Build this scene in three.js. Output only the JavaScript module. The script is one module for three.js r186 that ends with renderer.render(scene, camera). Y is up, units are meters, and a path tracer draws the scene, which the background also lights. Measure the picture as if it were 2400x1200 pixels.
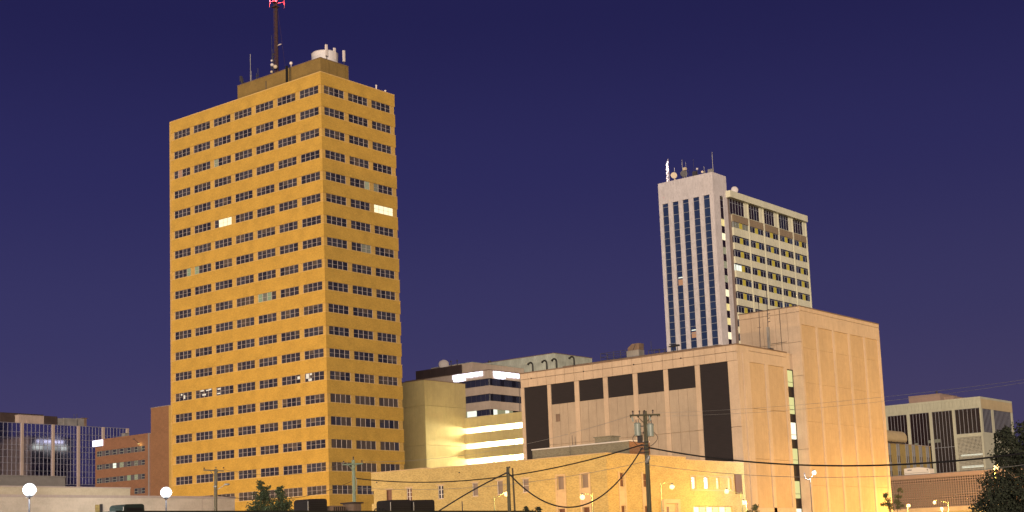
import * as THREE from 'three';
import { mergeGeometries } from 'three/addons/utils/BufferGeometryUtils.js';

// ---------------------------------------------------------------- camera, sky, city light, exposure
const scene = new THREE.Scene();
const camera = new THREE.PerspectiveCamera(2 * Math.atan(800 / 3412.5) * 180 / Math.PI, 1.5, 1, 3000);
camera.setViewOffset(2400, 1600, 0, 0, 2400, 1200);
{
  const yaw = -0.6708, pitch = 0.1469, roll = -0.0397;
  const f = new THREE.Vector3(Math.sin(yaw) * Math.cos(pitch), Math.sin(pitch), -Math.cos(yaw) * Math.cos(pitch));
  const r = new THREE.Vector3(Math.cos(yaw), 0, Math.sin(yaw)), u = new THREE.Vector3().crossVectors(r, f);
  const right = r.clone().multiplyScalar(Math.cos(roll)).addScaledVector(u, Math.sin(roll));
  const up = u.clone().multiplyScalar(Math.cos(roll)).addScaledVector(r, -Math.sin(roll));
  camera.quaternion.setFromRotationMatrix(new THREE.Matrix4().makeBasis(right, up, f.clone().negate()));
  camera.position.set(0, 1.7, 0);
}
const EXPOSURE = 5;                                   // a long night exposure
const renderer = new THREE.WebGLRenderer({ antialias: true });
renderer.toneMapping = THREE.LinearToneMapping;
renderer.toneMappingExposure = EXPOSURE;
renderer.shadowMap.enabled = true;

{ // dusk-blue night sky, a little paler towards the horizon
  const W = 256, H = 512, d = new Float32Array(W * H * 4);
  const stops = [[-90, .058, .046, .124], [0, .058, .046, .124], [5, .054, .048, .148], [9, .040, .038, .136], [15, .0255, .0245, .112], [21, .0165, .0155, .080], [35, .012, .0115, .062], [90, .009, .009, .048]];
  for (let y = 0; y < H; y++) {
    const e = ((y + .5) / H - .5) * 180; let k = 0;
    while (k < stops.length - 2 && e > stops[k + 1][0]) k++;
    const a = stops[k], b = stops[k + 1], t = THREE.MathUtils.clamp((e - a[0]) / (b[0] - a[0]), 0, 1), s = t * t * (3 - 2 * t) * .35 + t * .65;
    for (let x = 0; x < W; x++) {                     // the town's glow tints the low sky a little warmer towards the north-east
      const o = (y * W + x) * 4, az = ((x + .5) / W - .5) * 2 * Math.PI, w = (.5 + .5 * Math.cos(az + 1.6)) ** 3 * THREE.MathUtils.clamp(1 - e / 24, 0, 1), tint = [1 + .05 * w, 1 - .03 * w, 1 - .24 * w];
      for (let c = 0; c < 3; c++) d[o + c] = (a[c + 1] + (b[c + 1] - a[c + 1]) * s) * tint[c] / EXPOSURE;
      d[o + 3] = 1;
    }
  }
  const sky = new THREE.DataTexture(d, W, H, THREE.RGBAFormat, THREE.FloatType);
  sky.mapping = THREE.EquirectangularReflectionMapping; sky.magFilter = THREE.LinearFilter; sky.minFilter = THREE.LinearFilter; sky.needsUpdate = true;
  scene.background = sky; scene.environment = sky;
}
const glow = new THREE.DirectionalLight(new THREE.Color().setRGB(1, .80, .60), .98);   // the soft warm light of the town behind the camera
glow.position.set(120, 55, 160); glow.target.position.set(-150, 20, -200);
glow.castShadow = true; glow.shadow.radius = 45; glow.shadow.mapSize.set(4096, 4096);
Object.assign(glow.shadow.camera, { left: -260, right: 260, top: 160, bottom: -160, near: 1, far: 1100 });
glow.name = 'town_glow'; scene.add(glow, glow.target);

// ---------------------------------------------------------------- helpers
let seed = 7;
const rnd = () => { seed = (seed + 0x6D2B79F5) | 0; let t = Math.imul(seed ^ (seed >>> 15), 1 | seed); t = (t + Math.imul(t ^ (t >>> 7), 61 | t)) ^ t; return ((t ^ (t >>> 14)) >>> 0) / 4294967296; };
const rr = (a, b) => a + (b - a) * rnd();
const V = (x, y, z) => new THREE.Vector3(x, y, z);
const C = (r, g, b) => new THREE.Color().setRGB(r, g, b);
const taken = new Map();
function numbered(n) { const k = taken.get(n) ?? 0; taken.set(n, k + 1); return k ? n + '_' + String(k).padStart(3, '0') : n; }
function shade(o) { o.traverse((m) => { if (m.isMesh) { m.castShadow = true; m.receiveShadow = true; } }); return o; }

// a box between two corners, uv in metres along its faces
function B(x0, x1, y0, y1, z0, z1) {
  const g = new THREE.BoxGeometry(Math.abs(x1 - x0), Math.abs(y1 - y0), Math.abs(z1 - z0));
  g.translate((x0 + x1) / 2, (y0 + y1) / 2, (z0 + z1) / 2);
  return metres(g);
}
function metres(g) {
  const p = g.attributes.position, n = g.attributes.normal, uv = g.attributes.uv;
  for (let i = 0; i < p.count; i++) {
    const ax = Math.abs(n.getX(i)), ay = Math.abs(n.getY(i)), az = Math.abs(n.getZ(i));
    if (ay > ax && ay > az) uv.setXY(i, p.getX(i), p.getZ(i));
    else if (ax > az) uv.setXY(i, p.getZ(i), p.getY(i));
    else uv.setXY(i, p.getX(i), p.getY(i));
  }
  return g;
}
const merge = (l) => (l.length === 1 ? l[0] : mergeGeometries(l.map((g) => (g.index ? g.toNonIndexed() : g))));
function cyl(x, y0, y1, z, r0, r1 = r0, seg = 14) { const g = new THREE.CylinderGeometry(r1, r0, y1 - y0, seg); g.translate(x, (y0 + y1) / 2, z); return g; }
function rod(a, b, r, seg = 6, r2 = r) {
  const d = b.clone().sub(a), g = new THREE.CylinderGeometry(r2, r, d.length(), seg);
  g.applyQuaternion(new THREE.Quaternion().setFromUnitVectors(V(0, 1, 0), d.clone().normalize()));
  g.translate((a.x + b.x) / 2, (a.y + b.y) / 2, (a.z + b.z) / 2); return g;
}
const ball = (x, y, z, r, w = 14, h = 10) => new THREE.SphereGeometry(r, w, h).translate(x, y, z);

function thing(name, label, category, [x, y, z], group) {
  const o = new THREE.Group(); o.name = numbered(name); o.position.set(x, y, z); scene.add(o);
  o.userData = { label, category }; if (group) o.userData.group = group;
  return o;
}
// a part given in world metres
function part(parent, name, geos, mat, stuff) {
  const g = merge([].concat(geos)), p = parent.getWorldPosition(V(0, 0, 0));
  g.translate(-p.x, -p.y, -p.z);
  const m = new THREE.Mesh(g, mat); m.name = name; m.castShadow = m.receiveShadow = true; parent.add(m);
  if (stuff) m.userData.kind = 'stuff';
  return m;
}
// a part that shares a geometry built round its own origin
function share(parent, name, geo, mat, x, y, z, ry = 0) {
  const m = new THREE.Mesh(geo, mat), p = parent.getWorldPosition(V(0, 0, 0));
  m.name = name; m.position.set(x - p.x, y - p.y, z - p.z); m.rotation.y = ry; m.castShadow = m.receiveShadow = true; parent.add(m); return m;
}
function solo(name, label, category, geos, mat, [x, y, z], group) {
  const g = merge([].concat(geos)); g.translate(-x, -y, -z);
  const m = new THREE.Mesh(g, mat); m.name = numbered(name); m.position.set(x, y, z); m.castShadow = m.receiveShadow = true;
  m.userData = { label, category }; if (group) m.userData.group = group; scene.add(m); return m;
}

// ---------------------------------------------------------------- textures
const hash = (x, y, s) => { let h = Math.imul(x, 374761393) ^ Math.imul(y, 668265263) ^ Math.imul(s, 1274126177); h = Math.imul(h ^ (h >>> 13), 1274126177); return ((h ^ (h >>> 16)) >>> 0) / 4294967296; };
function vn(u, v, px, py, s) {                       // value noise that repeats after px, py cells
  const x = u * px, y = v * py, ix = Math.floor(x), iy = Math.floor(y), fx = x - ix, fy = y - iy, sx = fx * fx * (3 - 2 * fx), sy = fy * fy * (3 - 2 * fy);
  const a = hash(ix % px, iy % py, s), b = hash((ix + 1) % px, iy % py, s), c = hash(ix % px, (iy + 1) % py, s), d = hash((ix + 1) % px, (iy + 1) % py, s);
  return a + (b - a) * sx + (c - a) * sy + (a - b - c + d) * sx * sy;
}
function texture(n, metre, fn) {
  const d = new Uint8Array(n * n * 4), out = [0, 0, 0];
  for (let y = 0; y < n; y++) for (let x = 0; x < n; x++) {
    fn((x + .5) / n, (y + .5) / n, x, y, out); const o = (y * n + x) * 4;
    d[o] = Math.max(0, Math.min(255, out[0] * 255)); d[o + 1] = Math.max(0, Math.min(255, out[1] * 255)); d[o + 2] = Math.max(0, Math.min(255, out[2] * 255)); d[o + 3] = 255;
  }
  const t = new THREE.DataTexture(d, n, n); t.wrapS = t.wrapT = THREE.RepeatWrapping; t.magFilter = THREE.LinearFilter; t.minFilter = THREE.LinearMipmapLinearFilter; t.generateMipmaps = true;
  t.colorSpace = THREE.SRGBColorSpace; t.repeat.set(1 / metre, 1 / metre); t.needsUpdate = true; return t;
}
function brickTexture(n, metre, spread, blotch, s) {
  const courses = Math.round(metre / .0677), perRow = Math.round(metre / .203);
  return texture(n, metre, (u, v, x, y, o) => {
    const cy = Math.floor(v * courses), fy = v * courses - cy, ux = u * perRow + (cy & 1) * .5, cx = Math.floor(ux) % perRow, fx = ux - Math.floor(ux);
    const mortar = fy < .13 || fx < .045, k = hash(cx, cy, s);
    let b = .94 + (k - .5) * spread + (vn(u, v, 9, 9, s + 1) - .5) * blotch + (vn(u, v, 40, 60, s + 2) - .5) * blotch * .8;
    if (k > .95) b -= spread * .55;
    if (mortar) b = .88 + (vn(u, v, 9, 9, s + 1) - .5) * blotch;
    const warm = (hash(cx, cy, s + 9) - .5) * spread * .25;
    o[0] = b + warm * .4; o[1] = b - warm * .2; o[2] = b - warm;
  });
}
const tBrickTower = brickTexture(2048, 12.8, .13, .075, 11);
const tBrickLow = brickTexture(1024, 6.4, .17, .07, 23);
const tConcrete = texture(1024, 17, (u, v, x, y, o) => {
  let b = .945 + (vn(u, v, 7, 5, 3) - .5) * .06 + (vn(u, v, 31, 29, 4) - .5) * .04 + (vn(u, v, 170, 150, 5) - .5) * .04 + (vn(u, v, 90, 6, 6) - .5) * .035;
  const drip = vn(u, v, 60, 2, 8); if (drip > .8) b -= (drip - .8) * .14;
  o[0] = b; o[1] = b - .004; o[2] = b - .012;
});
const tStone = texture(1024, 11, (u, v, x, y, o) => {   // mottled travertine slabs of the slender tower
  let b = .94 + (vn(u, v, 6, 6, 31) - .5) * .04 + (vn(u, v, 40, 13, 32) - .5) * .07 + (vn(u, v, 110, 50, 33) - .5) * .07;
  const p = vn(u, v, 34, 22, 35); if (p > .72) b -= (p - .72) * .22;
  o[0] = b + .006; o[1] = b; o[2] = b - .004;
});
const tPlaster = texture(512, 9, (u, v, x, y, o) => { const b = .95 + (vn(u, v, 5, 5, 41) - .5) * .10 + (vn(u, v, 23, 40, 42) - .5) * .06 + (vn(u, v, 120, 120, 43) - .5) * .05; o[0] = b; o[1] = b; o[2] = b - .006; });
const tMetal = texture(512, 4, (u, v, x, y, o) => { const b = .93 + (vn(u, v, 4, 4, 51) - .5) * .14 + (vn(u, v, 40, 9, 52) - .5) * .10; o[0] = b; o[1] = b; o[2] = b; });
const tWood = texture(256, 1.6, (u, v, x, y, o) => { const b = .72 + (vn(u, v, 40, 3, 61) - .5) * .42 + (vn(u, v, 9, 9, 62) - .5) * .2; o[0] = b + .02; o[1] = b; o[2] = b - .04; });
const tRib = texture(256, 2.4, (u, v, x, y, o) => { const w = Math.abs(((v * 12) % 1) - .5) * 2, b = .72 + w * .25 + (vn(u, v, 3, 12, 71) - .5) * .12; o[0] = b; o[1] = b; o[2] = b; });
const tLeaf = null;

// ---------------------------------------------------------------- materials
const mat = (name, c, rough = .85, map = null, more = {}) => { const m = new THREE.MeshStandardMaterial({ color: c, roughness: rough, map, ...more }); m.name = name; return m; };
const M = {
  towerBrick: mat('buff_brick', C(.545, .335, .060), .9, tBrickTower),
  towerPier: mat('buff_brick_pier', C(.56, .36, .10), .9, tBrickTower),
  penthouseBrick: mat('weathered_brown_brick', C(.235, .155, .045), .92, tBrickTower),
  sill: mat('cast_stone_sill', C(.56, .38, .14), .8),
  frame: mat('pale_window_frame', C(.46, .40, .37), .55),
  pane: mat('dark_window_glass', C(.034, .032, .044), .08),
  paneB: mat('dark_window_glass_hazy', C(.046, .045, .060), .14),
  paneC: mat('dark_window_glass_clear', C(.022, .022, .034), .06),
  blind: mat('drawn_blind_behind_glass', C(.085, .068, .058), .35),
  blindB: mat('half_drawn_blind_behind_glass', C(.060, .050, .047), .3),
  stone: mat('mottled_white_stone', C(.58, .55, .57), .85, tStone),
  stoneTrim: mat('light_tinted_precast_panel', C(.66, .66, .52), .85, tConcrete),  // yellow of the side light is put into this panel colour
  ribTan: mat('ribbed_tan_panel', C(.26, .20, .135), .8, tConcrete),
  brownStone: mat('brown_metal_column', C(.20, .155, .14), .7),
  blueGlass: mat('blue_tinted_glass', C(.020, .036, .096), .07),
  blueGlassB: mat('blue_tinted_glass_paler', C(.024, .042, .108), .1),
  alu: mat('bare_aluminium', C(.34, .36, .40), .45, null, { metalness: .4 }),
  yellowPanel: mat('yellow_enamel_panel', C(.52, .46, .065), .45),
  navyGlass: mat('navy_window_glass', C(.012, .012, .026), .08),
  maroonGlass: mat('maroon_tinted_glass', C(.018, .010, .012), .1),
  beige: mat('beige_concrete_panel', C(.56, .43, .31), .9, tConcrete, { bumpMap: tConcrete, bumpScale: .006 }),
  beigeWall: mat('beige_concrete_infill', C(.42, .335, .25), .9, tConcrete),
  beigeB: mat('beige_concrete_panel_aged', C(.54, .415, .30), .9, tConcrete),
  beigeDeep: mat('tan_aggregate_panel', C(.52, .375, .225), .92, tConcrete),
  darkPanel: mat('dark_bronze_ribbed_cladding', C(.0145, .0095, .0125), .75, tRib, { bumpMap: tRib, bumpScale: .02 }),
  coping: mat('brown_roof_coping', C(.20, .135, .095), .8, tMetal),
  darkTrim: mat('dark_bronze_trim', C(.030, .024, .024), .5),
  garage: mat('ochre_painted_concrete', C(.50, .42, .20), .9, tConcrete),
  garageIn: mat('white_painted_concrete', C(.72, .70, .62), .9, tPlaster),
  office: mat('pinkish_precast_panel', C(.52, .43, .36), .9, tConcrete),
  officeGlass: mat('slate_window_glass', C(.030, .033, .062), .12),
  brownScreen: mat('brown_metal_screen', C(.055, .036, .032), .7, tMetal),
  corrugated: mat('off_white_metal_cladding', C(.42, .45, .39), .6, tMetal),
  mirror: mat('mirror_blue_curtain_glass', C(.58, .58, .70), .06, null, { metalness: 1 }),
  mirrorB: mat('mirror_blue_curtain_glass_dull', C(.48, .48, .60), .1, null, { metalness: 1 }),
  pilaster: mat('pale_pink_concrete', C(.43, .345, .305), .85, tConcrete),
  mullion: mat('grey_mullion', C(.20, .20, .25), .5),
  redBrick: mat('orange_red_brick', C(.29, .14, .078), .92, tBrickLow),
  redBrickShaft: mat('orange_red_brick_shaft', C(.30, .15, .075), .92, tBrickLow),
  tealFrame: mat('pale_green_window_frame', C(.30, .34, .30), .6),
  greyPanel: mat('grey_spandrel_panel', C(.115, .10, .11), .6),
  pipe: mat('grey_downpipe', C(.26, .25, .26), .6),
  buffLow: mat('mixed_buff_brick', C(.53, .405, .165), .93, tBrickLow),
  greyBrick: mat('grey_painted_brick', C(.24, .215, .15), .93, tBrickLow),
  surround: mat('limestone_surround', C(.58, .43, .26), .85, tPlaster),
  woodPanel: mat('oxblood_louvre', C(.11, .042, .028), .6),
  shadeBlind: mat('window_shade', C(.20, .155, .135), .6),
  whitePaint: mat('white_paint', C(.66, .62, .58), .6),
  stucco: mat('white_stucco', C(.55, .46, .37), .9, tPlaster),
  stuccoB: mat('cream_stucco', C(.48, .40, .29), .9, tPlaster),
  greyRender: mat('grey_render', C(.24, .23, .23), .9, tPlaster),
  nightRoof: mat('dark_green_metal_fascia', C(.012, .018, .014), .6, tMetal),
  cooler: mat('dark_cooler_housing', C(.016, .012, .012), .95, tMetal),
  coolerGreen: mat('dark_green_cooler_housing', C(.014, .026, .022), .95, tMetal),
  pole: mat('weathered_timber_pole', C(.15, .125, .085), .9, tWood),
  poleGreen: mat('greenish_steel_pole', C(.20, .27, .19), .6, tMetal),
  poleDark: mat('dark_timber_pole', C(.16, .155, .105), .9, tWood),
  steel: mat('galvanised_steel', C(.34, .33, .31), .45, tMetal, { metalness: .3 }),
  trafo: mat('grey_green_transformer_can', C(.30, .34, .29), .4, tMetal),
  black: mat('black_rubber', C(.008, .008, .008), .6),
  insulator: mat('brown_porcelain', C(.035, .018, .012), .25),
  mastRed: mat('faded_red_mast_steel', C(.055, .024, .018), .7),
  darkSteel: mat('dark_antenna_steel', C(.045, .042, .05), .6),
  whiteGrp: mat('white_fibreglass', C(.66, .60, .58), .5),
  dish: mat('cream_dish', C(.52, .43, .31), .55),
  dishWhite: mat('white_dish', C(.50, .46, .46), .55),
  jWhite: mat('pale_green_white_concrete', C(.47, .47, .37), .88, tConcrete),
  jCream: mat('cream_concrete', C(.50, .40, .24), .9, tConcrete),
  ochreWall: mat('ochre_brick_wall', C(.36, .27, .10), .9, tBrickLow),
  blueFin: mat('blue_grey_metal_fin', C(.20, .21, .24), .5),
  slotGlass: mat('slot_window_glass', C(.035, .028, .030), .2),
  pinkWall: mat('pinkish_concrete', C(.31, .22, .18), .9, tConcrete),
  screenBlock: mat('pink_screen_block', C(.26, .185, .15), .9),
  screenWhite: mat('white_screen_block', C(.44, .42, .34), .9),
  inner: mat('plain_interior_concrete', C(.34, .31, .28), .9),
  tank: mat('white_tank_paint', C(.56, .54, .56), .6),
  dipole: mat('beacon_tinted_rod', C(.30, .12, .11), .6),  // pale rods; the red of the beacon light is put into their colour
  asphalt: mat('asphalt', C(.045, .045, .048), .95, tPlaster),
  bark: mat('bark', C(.06, .042, .028), .95, tWood),
};
const leafMat = (n, c) => { const m = new THREE.MeshPhysicalMaterial({ color: c, roughness: .85, transmission: .3, thickness: 0, side: THREE.DoubleSide }); m.name = n; return m; };
M.leafDark = leafMat('dark_green_leaf', C(.022, .032, .012)); M.leaf = leafMat('green_leaf', C(.040, .064, .021)); M.leafPale = leafMat('olive_leaf', C(.11, .12, .04));
const lit = (name, c, k) => { const m = new THREE.MeshStandardMaterial({ color: C(.05, .05, .05), roughness: .3, emissive: c, emissiveIntensity: k / EXPOSURE }); m.name = name; return m; };
const L = {
  window: lit('lit_window_white', C(1, .86, .52), 1.35), windowDim: lit('lit_window_dim', C(.5, .48, .26), .5), windowGreen: lit('lit_window_green_blind', C(.36, .44, .22), .62),
  windowTan: lit('lit_window_tan_blind', C(.3, .26, .15), .42), windowCool: lit('lit_window_cool', C(.95, 1, .82), 1.1), windowYellow: lit('lit_window_yellow', C(1, .78, .28), .95),
  windowAmber: lit('lit_window_amber', C(1, .45, .2), .42), stair: lit('lit_stair_window', C(.80, .78, .32), .85), stairWhite: lit('lit_stair_window_white', C(1, .97, .72), 1.3),
  spark: lit('painted_window_glint', C(1, .86, .66), .9),  // glow for the glints painted on the panes
  sodium: lit('sodium_lamp', C(1, .66, .26), 3.2), halide: lit('metal_halide_lamp', C(.88, .97, 1), 2.6), sign: lit('sign_face', C(.84, .82, 1), 2.3), tube: lit('garage_tube', C(1, .93, .68), 4), beacon: lit('red_beacon', C(1, .03, .06), 3), bulb: lit('bulb', C(1, .84, .8), 2.2),
};
function lamp(x, y, z, c, i, soft = 6) { const p = new THREE.PointLight(c, i / EXPOSURE); p.position.set(x, y, z); p.castShadow = true; p.shadow.radius = soft; scene.add(p); return p; }
const SODIUM = C(1, .52, .10), HALIDE = C(.86, .97, 1), WARMWHITE = C(1, .90, .62);

// ---------------------------------------------------------------- ground
{
  const g = new THREE.PlaneGeometry(2600, 2600); g.rotateX(-Math.PI / 2); g.translate(-300, 0, -300); metres(g);
  const m = new THREE.Mesh(g, M.asphalt); m.name = 'ground'; m.receiveShadow = true; m.userData = { kind: 'structure', label: 'dark asphalt ground of the downtown blocks' }; scene.add(m);
}

// ---------------------------------------------------------------- window kit (built facing +z round its own centre)
const geoCache = new Map();
const cached = (k, f) => { if (!geoCache.has(k)) geoCache.set(k, f()); return geoCache.get(k); };
function frameGeo(w, h, cols, bars, t = .07, tb = .05, depth = .07) {
  return cached(['f', w, h, cols, bars, t, tb, depth].join(), () => {
    const l = [B(-w / 2, w / 2, h / 2 - t / 2, h / 2, -depth, 0), B(-w / 2, w / 2, -h / 2, -h / 2 + t / 2, -depth, 0)];
    for (let i = 0; i <= cols; i++) { const x = -w / 2 + w * i / cols, a = i === 0 ? 0 : i === cols ? t / 2 : t / 2; l.push(B(i === 0 ? x : x - a, i === cols ? x : x + t / 2, -h / 2 + t / 2, h / 2 - t / 2, -depth, i % cols ? .012 : 0)); }
    for (const [f, b] of bars) for (let i = 0; i < cols; i++) { const x0 = -w / 2 + w * i / cols + t / 2, x1 = -w / 2 + w * (i + 1) / cols - t / 2; l.push(B(x0, x1, -h / 2 + f * h - b * tb / 2, -h / 2 + f * h + b * tb / 2, -depth + .01, -.01)); }
    return merge(l);
  });
}
const paneGeo = (w, h) => cached('p' + w + ',' + h, () => B(-w / 2, w / 2, -h / 2, h / 2, -.03, 0));
// window > pane, pane ...; mats(i) chooses the glass
function glazed(parent, x, y, z, ry, w, h, cols, bars, frameMat, mats, t = .07, tb = .05, name = 'window', blinds = 0) {
  if (blinds) mats.plain = new Set([M.pane, M.paneB, M.paneC]);
  const win = share(parent, name, frameGeo(w, h, cols, bars, t, tb), frameMat, x, y, z, ry), pw = +(w / cols - .02).toFixed(3);
  for (let i = 0; i < cols; i++) {
    const p = new THREE.Mesh(paneGeo(pw, +(h - .04).toFixed(3)), mats(i)); p.name = 'pane'; p.position.set(-w / 2 + w * (i + .5) / cols, 0, -.045); p.castShadow = p.receiveShadow = true; win.add(p);
    if (blinds && rnd() < blinds && mats.plain?.has(p.material)) {   // a blind let down part of the way
      const bh = +((h - .06) * [.22, .38, .55, .78][Math.floor(rnd() * 4)]).toFixed(3), bl = new THREE.Mesh(cached('bl' + pw + ',' + bh, () => B(-pw / 2 + .02, pw / 2 - .02, -bh, 0, -.004, 0)), rnd() < .5 ? M.blind : M.blindB);
      bl.name = 'blind'; bl.position.set(p.position.x, h / 2 - .04, -.038); bl.castShadow = bl.receiveShadow = true; win.add(bl);
    }
  }
  return win;
}
const darkPane = () => { const k = rnd(); return k < .5 ? M.pane : k < .78 ? M.paneB : M.paneC; };

// ---------------------------------------------------------------- tall buff-brick tower
{
  const X1 = -171.04, X0 = -211.23, Z1 = -166.41, Z0 = -184.55, ROOF = 84.18, TOP = 81.9, P = 3.75, WH = 1.434;
  const t = thing('brick_office_tower', 'tall buff brick office tower with strip windows and a red-lit mast on its roof', 'tower', [(X0 + X1) / 2, 0, (Z0 + Z1) / 2]);
  part(t, 'core', B(X0 + .3, X1 - .3, 0, 82.2, Z0 + .3, Z1 - .3), M.inner);
  part(t, 'parapet', B(X0, X1, TOP, ROOF - .14, Z0, Z1), M.towerBrick);
  part(t, 'coping', B(X0 - .04, X1 + .04, ROOF - .14, ROOF, Z0 - .04, Z1 + .04), M.sill);
  const wL = 4.552, wR = 4.699, cy = (r) => TOP - (r - 1) * P - WH / 2;
  const bars = [[.5, .7]];
  const dim = { 'L3,1': [null, L.windowAmber, null, null], 'L3,3': [L.windowDim, null, null, null], 'L6,3': [null, L.window, L.window, L.window], 'L8,1': [null, null, null, L.windowGreen], 'L8,2': [L.windowGreen, null, null, null],
    'L10,5': [L.windowGreen, L.windowTan, L.windowGreen, null], 'L10,4': [M.blindB, M.blindB, M.blind, M.blindB], 'R5,2': [null, null, M.blindB, L.windowDim], 'R5,3': [L.windowTan, null, null, null], 'R6,3': [L.window, L.window, L.window, L.window], 'R8,2': [null, null, L.windowTan, L.windowTan],
    'R14,2': [null, null, M.blind, M.blind], 'R14,3': [M.blindB, M.blind, M.blindB, null] };
  for (let r = 1; r <= 19; r++) {
    const yb = TOP - (r - 1) * P - WH, next = r < 19 ? TOP - r * P : 0;
    part(t, 'spandrel', B(X0, X1, next, yb - .09, Z0, Z1), M.towerBrick);
    part(t, 'sill', B(X0 - .035, X1 + .035, yb - .09, yb, Z0 - .035, Z1 + .035), M.sill);
    // piers between the windows, a little behind the spandrels
    for (let c = 0; c <= 7; c++) {
      const a = c === 0 ? X0 + .12 : X1 - (.751 + (7 - c) * 5.6248), b = c === 7 ? X1 - .09 : X1 - (.751 + (6 - c) * 5.6248) - wL;
      part(t, 'pier', B(a, b, yb, yb + WH, Z1 - .4, Z1 - .09), M.towerPier);
    }
    for (let c = 0; c <= 3; c++) {
      const a = c === 0 ? Z1 - .4 : Z1 - (.81 + (c - 1) * 5.74) - wR, b = c === 3 ? Z0 + .12 : Z1 - (.81 + c * 5.74);
      part(t, 'pier', B(X1 - .4, X1 - .09, yb, yb + WH, a, b), M.towerPier);
    }
    for (let c = 1; c <= 7; c++) {
      const x = X1 - (.751 + (7 - c) * 5.6248) - wL / 2, d = dim['L' + r + ',' + c], low = r === 19 && c > 2;
      const w = glazed(t, x, cy(r), Z1 - .12, 0, wL, WH, 4, bars, M.frame, (i) => d?.[i] ?? (low ? (rnd() < .5 ? M.blind : M.blindB) : rnd() < .05 ? M.blindB : darkPane()), .055, .05, 'window', .2);
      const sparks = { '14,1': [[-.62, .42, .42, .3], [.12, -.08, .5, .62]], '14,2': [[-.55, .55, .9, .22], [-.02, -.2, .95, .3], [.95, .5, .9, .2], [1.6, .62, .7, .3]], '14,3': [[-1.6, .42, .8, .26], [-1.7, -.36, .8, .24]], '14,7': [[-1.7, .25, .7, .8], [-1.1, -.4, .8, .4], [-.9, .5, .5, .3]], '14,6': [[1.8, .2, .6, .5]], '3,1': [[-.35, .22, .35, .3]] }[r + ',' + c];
      if (d) continue;
      for (const [sx, sy, sw, sh] of sparks ?? []) { const m = new THREE.Mesh(B(-sw / 2, sw / 2, -sh / 2, sh / 2, -.01, 0), L.spark); m.name = 'painted_glint'; m.position.set(sx, sy, -.028); w.add(m); }  // glints: glowing patches painted on the glass, no fixtures behind
    }
    for (let c = 1; c <= 3; c++) {
      const z = Z1 - (.81 + (c - 1) * 5.74) - wR / 2, d = dim['R' + r + ',' + c], drawn = r === 17 || r === 18 ? .95 : r === 15 ? .85 : r === 16 ? .55 : r === 19 ? .3 : .05;
      glazed(t, X1 - .12, cy(r), z, Math.PI / 2, wR, WH, 4, r >= 15 && r < 19 ? [] : bars, M.frame, (i) => d?.[i] ?? (rnd() < drawn ? (rnd() < .55 ? M.blind : M.blindB) : darkPane()), .055, .05, 'window', .16);
    }
  }
  part(t, 'end_pilaster', B(X0 - .05, X0 + .36, 0, ROOF - .2, Z1 - .6, Z1 + .03), M.towerPier);
  // penthouse
  const pt = part(t, 'penthouse', B(-193.22, X1 - .9, 83.6, 87.02, -174, Z1 - .9), M.penthouseBrick);
  part(pt, 'penthouse_coping', B(-193.27, X1 - .85, 87.02, 87.12, -174.05, Z1 - .85), M.coping);
  part(pt, 'downpipe', [rod(V(-185.6, 84.2, -167.24), V(-185.6, 86.1, -167.24), .07)], M.darkSteel);
  part(pt, 'cable_riser', [B(-180.35, -179.95, 83.7, 87.5, -167.3, -167.06), rod(V(-179.5, 84, -167.2), V(-179.5, 87.3, -167.2), .05), rod(V(-179.2, 84, -167.2), V(-179.2, 87.3, -167.2), .05)], M.black);
  for (const z of [-168.95, -170.8, -173.1]) part(pt, 'antenna_cable', [rod(V(-171.86, 84.2, z), V(-171.86, 87, z), .05), rod(V(-171.86, 84.6, z - .3), V(-171.86, 86.4, z - .3), .06)], M.penthouseBrick);

  // things on the roof
  solo('water_tank', 'squat white water tank on the brick tower penthouse', 'tank', [cyl(-174.28, 87.0, 88.95, -170.65, 2.3, 2.3, 40), cyl(-174.28, 88.95, 89.1, -170.65, 2.36, 2.2, 40)], M.tank, [-174.28, 87, -170.65]);
  [[-168.93, 89.77, 'white panel antenna on the penthouse corner, tallest against the water tank'], [-170.86, 89.65, 'middle white panel antenna in front of the water tank'], [-173.12, 89.77, 'white panel antenna standing clear of the water tank, over the sky']].forEach(([z, y, label]) => {
    const a = thing('panel_antenna', label, 'antenna', [-172.1, 87.02, z], 'panel antennas on the tower penthouse');
    part(a, 'radome', [B(-172.24, -171.98, y - 2.0, y, z - .2, z + .2)], M.whiteGrp);
    part(a, 'mount', [rod(V(-172.1, 86.9, z), V(-172.1, y - 1.9, z), .05), rod(V(-172.28, y - 1.7, z), V(-172.28, y - .3, z), .04)], M.darkSteel);
  });
  { // lattice mast
    const m = thing('lattice_mast', 'dark red lattice mast topped by a red beacon on the brick tower roof', 'mast', [-187.5, 87.02, -171.6]);
    const bx = -187.5, bz = -171.6, leg = (k, y) => { const w = .42 - (y - 87) * .004, a = k * 2.094 + .4; return V(bx + Math.cos(a) * w, y, bz + Math.sin(a) * w); };
    for (let k = 0; k < 3; k++) part(m, 'leg', rod(leg(k, 86.95), leg(k, 108), .055), M.mastRed);
    const lac = []; for (let y = 87; y < 107; y += .8) for (let k = 0; k < 3; k++) { lac.push(rod(leg(k, y), leg((k + 1) % 3, y + .8), .03, 4)); lac.push(rod(leg(k, y), leg((k + 1) % 3, y), .026, 4)); }
    part(m, 'lacing', lac, M.mastRed);
    part(m, 'feed_cable', [rod(V(bx - .1, 87, bz + .15), V(bx - .05, 106, bz + .12), .07), rod(V(bx + .12, 87, bz + .1), V(bx + .1, 104, bz + .1), .06)], M.mastRed);
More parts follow.
